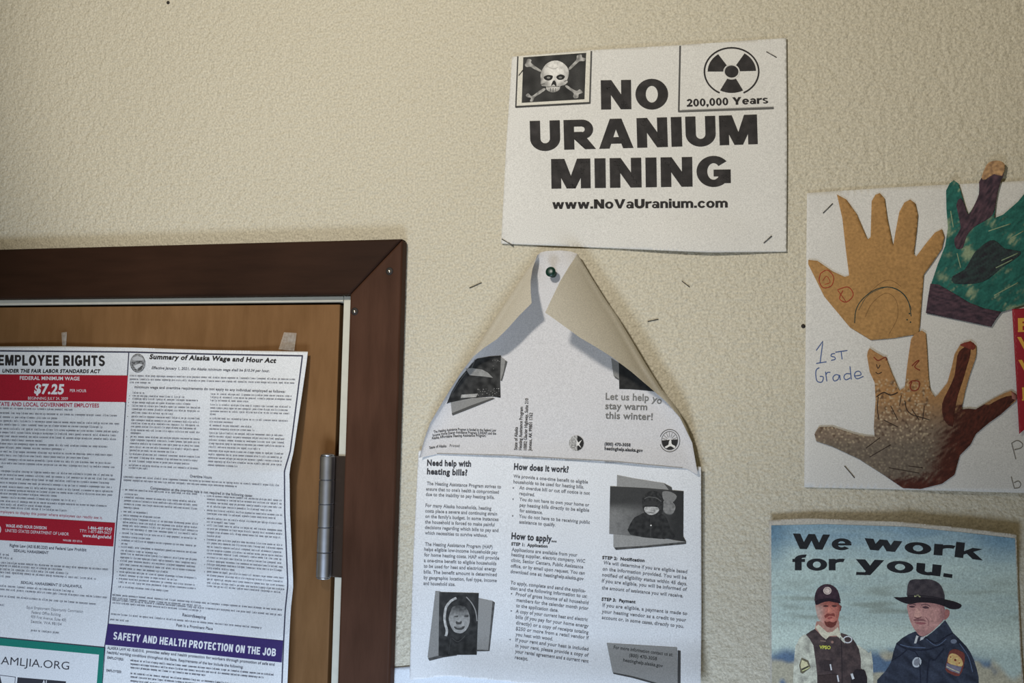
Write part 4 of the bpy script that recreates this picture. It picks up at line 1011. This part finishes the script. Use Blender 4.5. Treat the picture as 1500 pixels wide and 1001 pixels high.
# teal and purple hand
def stroke_noise(x, y, ang, ln, wd, seed):
    c, q_ = math.cos(ang), math.sin(ang); return noise.noise(Vector(((x * c + y * q_) / ln, (-x * q_ + y * c) / wd, seed)))
TE1, TE2, TEP = S(40, 98, 88, 1.3), S(26, 72, 66, 1.3), S(124, 140, 112, 1.3)
PU1, PU2 = S(78, 58, 66, 1.35), S(44, 36, 44, 1.35)
def teal(x, y):
    n = stroke_noise(x, y, -.7, 16, 3.2, 3); m = nz(x, y, 26, 8)
    c = mix(TE1, TE2, .5 + 1.2 * n)
    return mix(c, TEP, sst(.12, .55, m + .5 * n))
def purp(x, y):
    n = stroke_noise(x, y, -1.0, 12, 2.4, 5)
    return mix(PU1, PU2, .5 + 1.3 * n)
hs.d = cut(.0020); hs.part()
hs.poly(curve(h9((60, 885), (72, 810), (85, 740), (125, 620), (165, 520), (180, 420), (172, 320), (170, 220), (190, 180), (212, 163), (238, 182), (255, 240), (272, 300), (290, 350), (330, 290), (348, 240), (350, 200), (362, 150), (390, 80), (420, 60), (460, 58), (490, 80), (480, 120), (470, 160), (450, 230), (440, 290), (432, 370), (480, 350), (560, 280), (600, 230), (700, 130), (760, 120), (790, 170), (740, 280), (690, 380), (860, 330), (900, 370), (860, 430), (720, 520), (700, 640), (650, 780), (593, 842), (470, 880), (440, 920), (415, 960), (300, 935), (180, 910)), 1, True), teal, 2.6)
hs.poly(curve(h9((225, 300), (250, 260), (272, 300), (290, 350), (320, 305), (348, 240), (350, 200), (362, 150), (480, 120), (470, 160), (450, 230), (440, 290), (424, 350), (380, 385), (320, 420), (280, 470), (262, 530), (225, 535), (215, 480), (250, 420)), 2, True), purp, 2.6)
hs.poly(curve(h9((362, 150), (390, 80), (420, 60), (460, 58), (490, 80), (474, 140), (430, 130), (385, 160)), 2, True), lambda x, y: mix(S(176, 140, 100), S(120, 92, 70), .4 + nz(x, y, 5, 3)), 2.6)
hs.poly(curve(h9((60, 885), (72, 800), (85, 725), (130, 730), (200, 770), (300, 830), (380, 860), (470, 878), (440, 920), (415, 960), (300, 935), (180, 910)), 1, True), lambda x, y: mix(PU1, PU2, .5 + 1.3 * stroke_noise(x, y, .25, 14, 2.6, 9)), 2.6)
hs.poly(curve(h9((270, 650), (310, 580), (340, 540), (410, 490), (450, 500), (490, 535), (575, 550), (555, 585), (470, 640), (400, 700), (330, 725), (215, 725), (205, 685)), 2, True), lambda x, y: mix(S(46, 62, 60), S(36, 34, 40), .5 + 1.2 * stroke_noise(x, y, -.5, 14, 2.4, 2)), 2.6)
for a, b in (((470, 600), (560, 560)), ((440, 640), (530, 595)), ((230, 560), (250, 640)), ((520, 480), (590, 440)), ((430, 790), (560, 720)), ((195, 330), (210, 420)), ((400, 440), (520, 400))):
    hs.strip(h9(a, b), 1.5, TEP)
hs.done('paper_hand', 'teal and purple crayoned paper hand', MAT_CRAYON, .0003)
# brown, grey and maroon hand
T0, GR, MA, MA2 = S(150, 112, 72, 1.35), S(112, 98, 84, 1.35), S(78, 38, 28, 1.4), S(52, 26, 20, 1.4)
def hand3(x, y):
    X_, Y_ = (x - 1180) * 3.85, (y - 470) * 3.85
    n = stroke_noise(x, y, -.6, 12, 3, 6); m = nz(x, y, 5, 2)
    c = mix(T0, GR, sst(390, 640, Y_) * .95)
    if Y_ > 330 and X_ < 720: c = mix(c, S(70, 52, 40), sst(.12, .45, m) * .8); c = mix(c, S(188, 170, 140), sst(.18, .45, nz(x, y, 2.6, 7)) * .7)
    c = mix(c, S(92, 84, 74), sst(640, 720, Y_) * sst(850, 650, X_) * .6)
    t = sst(-60, 90, X_ - 760 + (Y_ - 640) * .35 + 110 * n)
    if Y_ > 470: c = mix(c, mix(MA, MA2, .5 + n), t)
    c = mix(c, mix(MA, MA2, .4 + n), sst(860, 930, Y_ + 60 * n + (X_ - 500) * .1))
    return c
hs.d = cut(.0014); hs.part()
h3 = h8((347, 200), (350, 175), (362, 155), (400, 180), (455, 210), (485, 290), (530, 395), (560, 375), (570, 280), (582, 190), (595, 105), (615, 75), (655, 55), (678, 70), (685, 160), (690, 250), (695, 330), (703, 390), (730, 430), (745, 420), (800, 350), (825, 260), (840, 190), (870, 140), (930, 113), (962, 140), (964, 180), (960, 210), (925, 310), (900, 400), (880, 500), (920, 496), (960, 500), (1060, 440), (1120, 410), (1160, 395), (1190, 415), (1190, 450), (1100, 530), (1030, 580), (960, 640), (930, 700), (870, 760), (840, 870), (770, 920), (650, 950), (550, 945), (440, 870), (300, 780), (150, 710), (60, 680), (50, 640), (75, 600), (150, 598), (210, 618), (280, 640), (340, 652), (390, 655), (385, 600), (390, 520), (395, 450), (390, 350), (362, 290))
hs.poly(h3, hand3, 2.4)
mar = lambda x, y: mix(MA, MA2, .45 + 1.2 * stroke_noise(x, y, -1.1, 10, 2, 1))
hs.poly(curve(h8((855, 200), (880, 160), (925, 140), (930, 190), (910, 260), (890, 330), (860, 420), (840, 520), (830, 600), (780, 560), (770, 470), (800, 400), (840, 310)), 2, True), mar, 2.4)
hs.poly(curve(h8((900, 580), (970, 520), (1060, 460), (1130, 428), (1182, 425), (1180, 450), (1090, 525), (1020, 580), (955, 635), (900, 640)), 2, True), mar, 2.4)
hs.poly(curve(h8((870, 135), (930, 116), (960, 142), (945, 165), (900, 150)), 2, True), S(112, 50, 38)); hs.poly(h8((1160, 398), (1190, 415), (1190, 450), (1165, 440)), S(140, 92, 82))
dk = S(52, 40, 34); rr = S(120, 54, 38)
hs.strip(h8((400, 430), (440, 405), (480, 420), (520, 405)), 1.6, dk, 4); hs.strip(h8((410, 430), (405, 500), (415, 560)), 1.2, dk, 4); hs.strip(h8((560, 450), (570, 500), (600, 530), (650, 545), (700, 560)), 1.3, dk, 4)
hs.strip(h8((385, 205), (410, 225), (450, 205), (455, 225)), 1.6, rr, 4); hs.strip(h8((400, 245), (408, 270), (420, 250)), 1.2, dk, 3); hs.strip(h8((395, 290), (410, 300), (430, 290)), 1.2, dk, 3)
hs.strip(h8((600, 255), (625, 230), (640, 226), (615, 260), (645, 280)), 1.6, rr, 4); hs.strip(h8((585, 355), (600, 340), (640, 345), (635, 385), (605, 395), (590, 375), (600, 345)), 1.8, rr, 4)
for a, b in (((480, 480), (520, 560)), ((440, 560), (520, 600)), ((540, 420), (530, 480)), ((600, 500), (640, 560)), ((670, 480), (660, 560)), ((360, 770), (480, 700)), ((340, 720), (420, 660)), ((470, 830), (640, 860)), ((580, 820), (660, 830))):
    hs.strip(h8(a, b), 1.1, dk)
hs.done('paper_hand', 'brown and maroon crayoned paper hand', MAT_CRAYON, .0003)
# writing
hs.d = d_hand; hs.part()
bl = S(64, 84, 128); WB = 1.35
for pts, sm in ((((60, 168), (80, 140), (98, 115), (90, 175), (82, 236)), 0), (((60, 241), (118, 232)), 0), (((166, 186), (148, 188), (144, 200), (164, 206), (166, 218), (144, 224)), 3), (((168, 178), (236, 168)), 0), (((200, 172), (206, 218)), 0),
                ((((78, 265), (60, 278), (58, 312), (66, 342), (92, 346), (100, 318), (80, 314))), 3), (((112, 288), (120, 342)), 0), (((114, 306), (124, 292), (140, 292)), 3), (((196, 312), (172, 304), (154, 320), (162, 340), (184, 330), (190, 306), (196, 336)), 3),
                (((252, 300), (228, 300), (216, 318), (228, 334), (252, 322)), 3), (((250, 258), (258, 332)), 0), (((276, 312), (312, 306), (304, 286), (282, 290), (276, 312), (292, 328), (326, 314)), 3)):
    hs.strip(h8(*pts), WB, bl, sm)
hs.done('pencil_writing', 'blue pencil words 1st Grade')
hs.part(); pk = S(112, 108, 102)
hs.strip(h8((1162, 690), (1186, 782)), 1.3, pk); hs.strip(h8((1162, 692), (1195, 676), (1224, 696), (1215, 718), (1178, 728)), 1.3, pk, 4)
hs.strip(h8((1160, 880), (1178, 948)), 1.3, pk); hs.strip(h8((1176, 915), (1200, 905), (1214, 922), (1204, 942), (1178, 946)), 1.3, pk, 4)
hs.done('pencil_writing', 'grey pencil letters at the lower right')
for a, b, lbl in (((1206, 312), (1219.5, 298.5), 'staple in the top left corner of the craft sheet'), ((1237.5, 683.5), (1251.5, 700), 'staple in the bottom left corner of the craft sheet')):
    staple('staple', a, b, d_hand(*a) + .0004, lbl, 'staples of the craft sheet')
# award ribbon
rb = Sheet('award_ribbon', 'red satin award ribbon with gold letters overlapping the paper hands sheet', 'ribbon', (1522, 545), lambda x, y: .0065 + .001 * math.sin((x - 1483) * .07), .00003, MAT_RIBBON)
rb.part(); rb.poly([(1482.5, 453), (1530, 450), (1562, 449), (1571, 634), (1528, 606), (1493, 636)], S(128, 12, 30, 1.5), 5); rb.done('ribbon_tail', solid=.0003)
GO = S(196, 146, 56, 1.3)
rb.part()
rb.text('F', [(1491.5, 485.5), (1508, 485)], 18, GO, 2); rb.text('V', [(1490.5, 512.5), (1512, 512)], 18.5, GO, 2); rb.text('V', [(1492, 546), (1513, 545.5)], 18.5, GO, 2); rb.text('P', [(1498, 586), (1511, 585.5)], 17, GO, 2)
for y in (485.5, 467.5, 586, 569): rb.strip([(1491 + (6 if y > 550 else 0), y), (1503 + (6 if y > 550 else 0), y - .4)], 2.4, GO)
rb.done('gold_lettering', 'gold stamped letters')

# ================================================================== "We work for you." poster
def d_pol(x, y):
    t = sst(860, 765, y)
    return .0022 + t * (.0035 + .006 * sst(1130, 1480, x)) + .0016 * math.exp(-((x - 1327) / 20) ** 2) * sst(900, 780, y) + .0008 * (1 + nz(x, y, 300, 6))
pl = Sheet('glossy_poster', 'blue photo poster reading We work for you with two uniformed men', 'poster', (1315, 900), d_pol, .000014, MAT_GLOSS); pl.fine = 4.0
r8 = fr(1100, 720, 3.5625)
pl.part(); pl.poly(r8((95, 150), (300, 140), (500, 148), (800, 160), (1100, 190), (1385, 225), (1392, 420), (1402, 650), (1412, 850), (1424, 1010), (1445, 1600), (105, 1580), (100, 800)), S(176, 170, 158, 1.25), 4)
pl.done('paper_sheet', solid=.0002)
def sky(x, y):
    X_, Y_ = (x - 1100) * 3.5625, (y - 720) * 3.5625
    n = noise.noise(Vector((x / 60, y / 9, 4))); s2 = noise.noise(Vector((x / 3.0, y / 14, 2))) * .35 + nz(x, y, 2.2, 7) * .4
    c = mix(S(96, 116, 126, 2.3), S(132, 144, 138, 2.3), sst(170, 420, Y_) + .3 * n)
    c = mix(c, S(58, 82, 98, 2.3), sst(240, 110, X_) * sst(500, 160, Y_) * .8)
    c = mix(c, S(72, 98, 114, 2.3), sst(1050, 1330, X_) * sst(470, 200, Y_) * .85)
    c = mix(c, S(112, 120, 112, 2.3), sst(.0, .5, n) * sst(420, 560, Y_) * sst(760, 640, Y_))
    c = mix(c, S(152, 162, 152, 2.3), sst(640, 760, Y_) * sst(860, 780, Y_) * .7)
    m = nz(x, y, 22, 9)
    low = mix(S(68, 84, 102, 2.3), S(132, 127, 110, 2.2), sst(-.15, .2, m + (Y_ - 880) / 300))
    edge = 830 + 60 * nz(x, 0, 30, 3) + sst(1100, 1350, X_) * 100
    c = mix(c, low, sst(edge - 20, edge + 40, Y_))
    return tuple(max(.01, v * (1 + .32 * s2)) for v in c)
pl.part()
pl.poly(r8((106, 178), (400, 172), (800, 185), (1100, 214), (1378, 246), (1386, 420), (1396, 650), (1405, 850), (1416, 1010), (1436, 1580), (112, 1560), (108, 800)), sky, 3.2)
pl.done('landscape_photo', 'blurred blue sky over dry grass')
KB = (.022, .022, .024)
pl.part(5)
pl.heavy('We', r8((216, 300), (400, 306), (526, 306)), 22.4, KB, .06); pl.heavy('work', r8((588, 303), (680, 311), (870, 327), (1000, 336), (1208, 361)), 22.6, KB, .08)
pl.heavy('for', r8((216, 413), (480, 413)), 23, KB, .06); pl.heavy('you.', r8((546, 414), (660, 417), (800, 427), (960, 441), (1050, 453)), 22.8, KB, .09)
pl.done('headline', 'wide black lettering')
def PS(r, g, b): return S(r, g, b, 2.25)
# man in the cap
o1 = fr(1150, 840, 6.216)
pl.part(5)
cream = lambda x, y: mix(PS(168, 164, 148), PS(118, 116, 106), .4 + .9 * nz(x, y, 9, 2) + .3 * nz(x, y, 2.5, 5))
vest = lambda x, y: mix(PS(66, 54, 52), PS(46, 38, 38), .5 + nz(x, y, 8, 3) + .4 * nz(x, y, 2.2, 1))
pl.poly(curve(o1((60, 1960), (80, 820), (110, 640), (150, 575), (200, 560), (280, 600), (300, 800), (310, 1960)), 2, True), cream, 3)
pl.poly(curve(o1((640, 660), (700, 680), (760, 730), (800, 820), (810, 1960), (680, 1960), (670, 860)), 2, True), cream, 3)
pl.poly(o1((285, 440), (490, 430), (500, 560), (430, 600), (330, 590), (270, 510)), PS(140, 104, 92))
pl.poly(o1((190, 560), (230, 530), (272, 508), (330, 570), (375, 602), (400, 578), (490, 578), (512, 545), (560, 560), (612, 592), (645, 640), (672, 690), (690, 780), (690, 868), (730, 890), (748, 950), (752, 1960), (300, 1960), (292, 930), (278, 800), (258, 660), (225, 600)), vest, 3)
pl.poly(o1((275, 490), (305, 468), (340, 500), (385, 540), (430, 535), (480, 490), (505, 555), (525, 612), (490, 588), (470, 568), (405, 572), (372, 604), (330, 570)), PS(164, 158, 138))
def face1(x, y):
    X_, Y_ = (x - 1150) * 6.216, (y - 840) * 6.216
    c = mix(PS(146, 122, 112), PS(150, 92, 80), sst(300, 390, X_)); c = mix(c, PS(112, 62, 54), sst(330, 270, Y_) * .8 + sst(440, 490, X_) * .6)
    return tuple(v * (1 + .25 * nz(x, y, 4, 3)) for v in c)
man = pl.done('printed_person', 'man in a dark cap, brown vest and cream sleeves'); pl.part(pl.layer)
pl.poly(curve(o1((276, 285), (330, 258), (400, 248), (470, 262), (502, 300), (496, 360), (484, 420), (462, 466), (425, 492), (385, 490), (345, 455), (302, 415), (284, 350)), 2, True), face1, 2)
pl.poly(o1((500, 290), (516, 305), (506, 345), (494, 350)), PS(90, 52, 48))
for p in (((345, 300), (370, 290), (398, 300), (370, 310)), ((422, 298), (450, 290), (476, 300), (450, 310))): pl.poly(curve(o1(*p), 2, True), PS(62, 38, 36))
pl.poly(curve(o1((398, 310), (412, 310), (424, 352), (390, 356)), 2, True), PS(166, 104, 88))
pl.poly(curve(o1((358, 390), (385, 368), (412, 372), (445, 366), (452, 395), (405, 388), (370, 410)), 2, True), PS(104, 52, 46))
pl.poly(curve(o1((385, 404), (430, 400), (420, 415), (392, 416)), 2, True), PS(128, 64, 60))
pl.poly(curve(o1((358, 430), (372, 446), (405, 440), (440, 450), (470, 430), (462, 470), (430, 496), (392, 492), (366, 468)), 2, True), PS(84, 42, 36))
pl.done('face', parent=man); pl.part(pl.layer)
pl.poly(curve(o1((275, 270), (270, 212), (290, 150), (330, 114), (385, 100), (440, 118), (480, 160), (498, 220), (500, 270), (400, 240), (330, 255)), 2, True), lambda x, y: mix(PS(56, 40, 46), PS(38, 28, 34), .5 + nz(x, y, 6, 4)), 2.4)
pl.poly(curve(o1((275, 255), (330, 236), (400, 228), (470, 242), (502, 262), (496, 276), (400, 256), (330, 272), (284, 290)), 2, True), PS(30, 22, 28))
pl.ell(*o1((385, 160))[0], 6.0, 5.6, PS(168, 150, 140)); pl.ring(*o1((385, 160))[0], 4.2, 3.9, .8, PS(120, 100, 98))
pl.done('cap', 'dark cap with a round badge', parent=man); pl.part(pl.layer)
pl.ring(*o1((570, 605))[0], 6, 4.6, 1.6, PS(186, 186, 182)); pl.poly(o1((490, 560), (540, 600), (545, 640), (500, 600)), PS(170, 166, 150))
pl.text('VPSO', o1((312, 690), (414, 694)), 5.2, PS(196, 184, 70), 2)
pl.strip(o1((320, 615), (370, 620)), 1.0, PS(130, 110, 96)); pl.ell(*o1((430, 628))[0], 2, 2, PS(120, 92, 82), 10)
pl.strip(o1((500, 590), (515, 720), (530, 1800)), 1.0, PS(34, 28, 30), 4)
pl.poly(o1((350, 790), (430, 800), (430, 900), (360, 890)), PS(44, 36, 36)); pl.poly(o1((640, 880), (720, 880), (745, 960), (750, 1960), (600, 1960), (600, 930)), PS(32, 27, 30)); pl.poly(o1((300, 930), (470, 920), (480, 1960), (304, 1960)), PS(48, 38, 36))
pl.strip(o1((412, 830), (422, 885)), 2.0, PS(190, 188, 184)); pl.strip(o1((476, 930), (488, 990)), 2.0, PS(190, 188, 184)); pl.strip(o1((606, 915), (622, 965)), 3.4, PS(200, 200, 196))
pl.poly(o1((150, 772), (212, 800), (232, 862), (160, 918), (140, 905), (128, 840)), PS(84, 78, 62)); pl.poly(o1((152, 790), (202, 812), (214, 850), (150, 880), (140, 840)), PS(168, 158, 124))
pl.poly(o1((148, 872), (210, 842), (216, 862), (160, 904)), PS(60, 56, 46)); pl.strip(o1((156, 892), (222, 858)), 1.4, PS(178, 166, 116))
pl.done('vest_insignia', parent=man)
# man in the broad-brimmed hat
o2 = fr(1280, 840, 6.218)
navy = lambda x, y: mix(PS(46, 51, 63), PS(28, 31, 40), .45 + .9 * stroke_noise(x, y, .7, 22, 7, 3) + .3 * nz(x, y, 2.4, 6))
pl.part(5)
pl.poly(curve(o2((650, 330), (690, 342), (688, 385), (668, 412), (640, 425)), 2, True), PS(128, 84, 80))
pl.poly(o2((30, 975), (60, 940), (100, 900), (135, 850), (160, 800), (180, 710), (205, 640), (260, 590), (320, 555), (380, 530), (410, 560), (470, 585), (530, 540), (600, 480), (650, 428), (690, 490), (722, 545), (760, 580), (800, 622), (845, 670), (885, 730), (915, 800), (940, 880), (955, 950), (962, 1960), (20, 1960)), navy, 3)
def face2(x, y):
    X_, Y_ = (x - 1280) * 6.218, (y - 840) * 6.218
    c = mix(PS(150, 112, 106), PS(116, 80, 80), sst(560, 660, X_) + .5 * sst(470, 560, Y_) + .5 * sst(330, 280, Y_))
    return tuple(v * (1 + .3 * nz(x, y, 4.5, 5)) for v in c)
man = pl.done('printed_person', 'man in a dark broad-brimmed hat and navy coat'); pl.part(pl.layer)
pl.poly(curve(o2((305, 285), (400, 265), (560, 275), (640, 300), (645, 360), (640, 420), (600, 465), (560, 505), (520, 540), (470, 572), (420, 572), (380, 525), (350, 480), (325, 420), (310, 350)), 2, True), face2, 2.4)
for p in (((318, 306), (345, 296), (378, 306), (350, 316)), ((440, 310), (475, 300), (505, 318), (470, 324))): pl.poly(curve(o2(*p), 2, True), PS(66, 46, 50))
pl.strip(o2((320, 290), (350, 282), (385, 292)), 1.3, PS(80, 58, 60), 3); pl.strip(o2((430, 292), (475, 284), (515, 304)), 1.3, PS(80, 58, 60), 3)
pl.poly(curve(o2((385, 320), (405, 330), (440, 390), (415, 406), (365, 400)), 2, True), PS(168, 126, 116)); pl.strip(o2((368, 402), (400, 410), (436, 398)), 1.2, PS(88, 58, 58), 3)
pl.poly(curve(o2((358, 425), (400, 412), (450, 418), (478, 440), (440, 434), (380, 440)), 2, True), PS(108, 74, 74)); pl.poly(curve(o2((370, 452), (420, 446), (480, 456), (430, 470)), 2, True), PS(120, 74, 76))
pl.strip(o2((470, 400), (500, 440), (495, 480)), .9, PS(112, 78, 78), 3)
pl.done('face', parent=man); pl.part(pl.layer)
pl.poly(curve(o2((310, 228), (304, 150), (312, 100), (332, 66), (380, 56), (420, 58), (470, 54), (530, 62), (592, 92), (630, 150), (646, 245), (560, 235), (430, 222)), 2, True), lambda x, y: mix(PS(62, 56, 58), PS(42, 38, 42), .5 + nz(x, y, 8, 6)), 2.6)
pl.poly(curve(o2((180, 220), (240, 222), (310, 216), (400, 218), (500, 220), (580, 230), (660, 242), (730, 258), (785, 280), (800, 298), (780, 322), (740, 330), (690, 325), (640, 302), (560, 278), (470, 268), (400, 270), (320, 282), (250, 262)), 2, True), PS(30, 26, 30))
pl.strip(o2((370, 212), (400, 204), (425, 214)), 2.0, PS(206, 186, 120), 3); pl.strip(o2((312, 205), (450, 208), (560, 220), (644, 236)), 1.4, PS(34, 30, 34), 4)
pl.done('hat', 'dark broad-brimmed hat', parent=man); pl.part(pl.layer)
pl.poly(o2((388, 565), (412, 580), (385, 640), (366, 640)), PS(160, 160, 158)); pl.poly(o2((425, 585), (472, 572), (450, 602), (420, 616)), PS(150, 150, 150)); pl.poly(o2((404, 580), (426, 590), (412, 640), (388, 640)), PS(36, 38, 48))
for p, w in ((((470, 580), (560, 640), (640, 590), (720, 545)), 1.6), (((205, 640), (300, 690), (480, 700), (640, 650)), 1.8), (((330, 700), (420, 850), (430, 1800)), 1.4), (((640, 690), (560, 790), (490, 880), (480, 1800)), 2.2), (((160, 800), (230, 760), (300, 700)), 1.6)):
    pl.strip(o2(*p), w, PS(26, 29, 40), 4)
for p, w in ((((480, 600), (570, 660), (660, 600)), 1.0), (((240, 650), (330, 672), (470, 680)), 1.2), (((780, 640), (860, 760), (900, 900)), 1.2)):
    pl.strip(o2(*p), w, PS(70, 80, 100), 4)
pl.ell(*o2((392, 812))[0], 6.6, 7.8, PS(150, 154, 158), 22, .4); pl.ell(*o2((392, 812))[0], 4.2, 5.4, PS(104, 106, 112), 20, .4)
pl.poly(curve(o2((690, 712), (740, 692), (790, 710), (828, 742), (818, 850), (776, 938), (700, 918), (652, 880), (668, 790)), 2, True), PS(92, 48, 42)); pl.poly(curve(o2((690, 740), (740, 735), (790, 770), (812, 820), (800, 850), (740, 840), (672, 812)), 2, True), lambda x, y: mix(PS(176, 146, 96), PS(160, 122, 80), .5 + nz(x, y, 4, 4)), 2)
pl.poly(o2((664, 820), (740, 842), (802, 856), (780, 918), (700, 892), (656, 862)), PS(96, 92, 104)); pl.strip(o2((662, 850), (720, 880), (780, 905)), 1.0, PS(178, 160, 130))
pl.ell(*o2((742, 792))[0], 1.8, 1.8, PS(90, 40, 32), 8); pl.ell(*o2((700, 765))[0], 1.0, 1.2, PS(120, 60, 40), 8); pl.ell(*o2((778, 820))[0], 1.0, 1.2, PS(120, 60, 40), 8)
pl.ell(*o2((728, 622))[0], 4.6, 3.4, PS(88, 94, 106), 14)
pl.done('coat_insignia', parent=man)
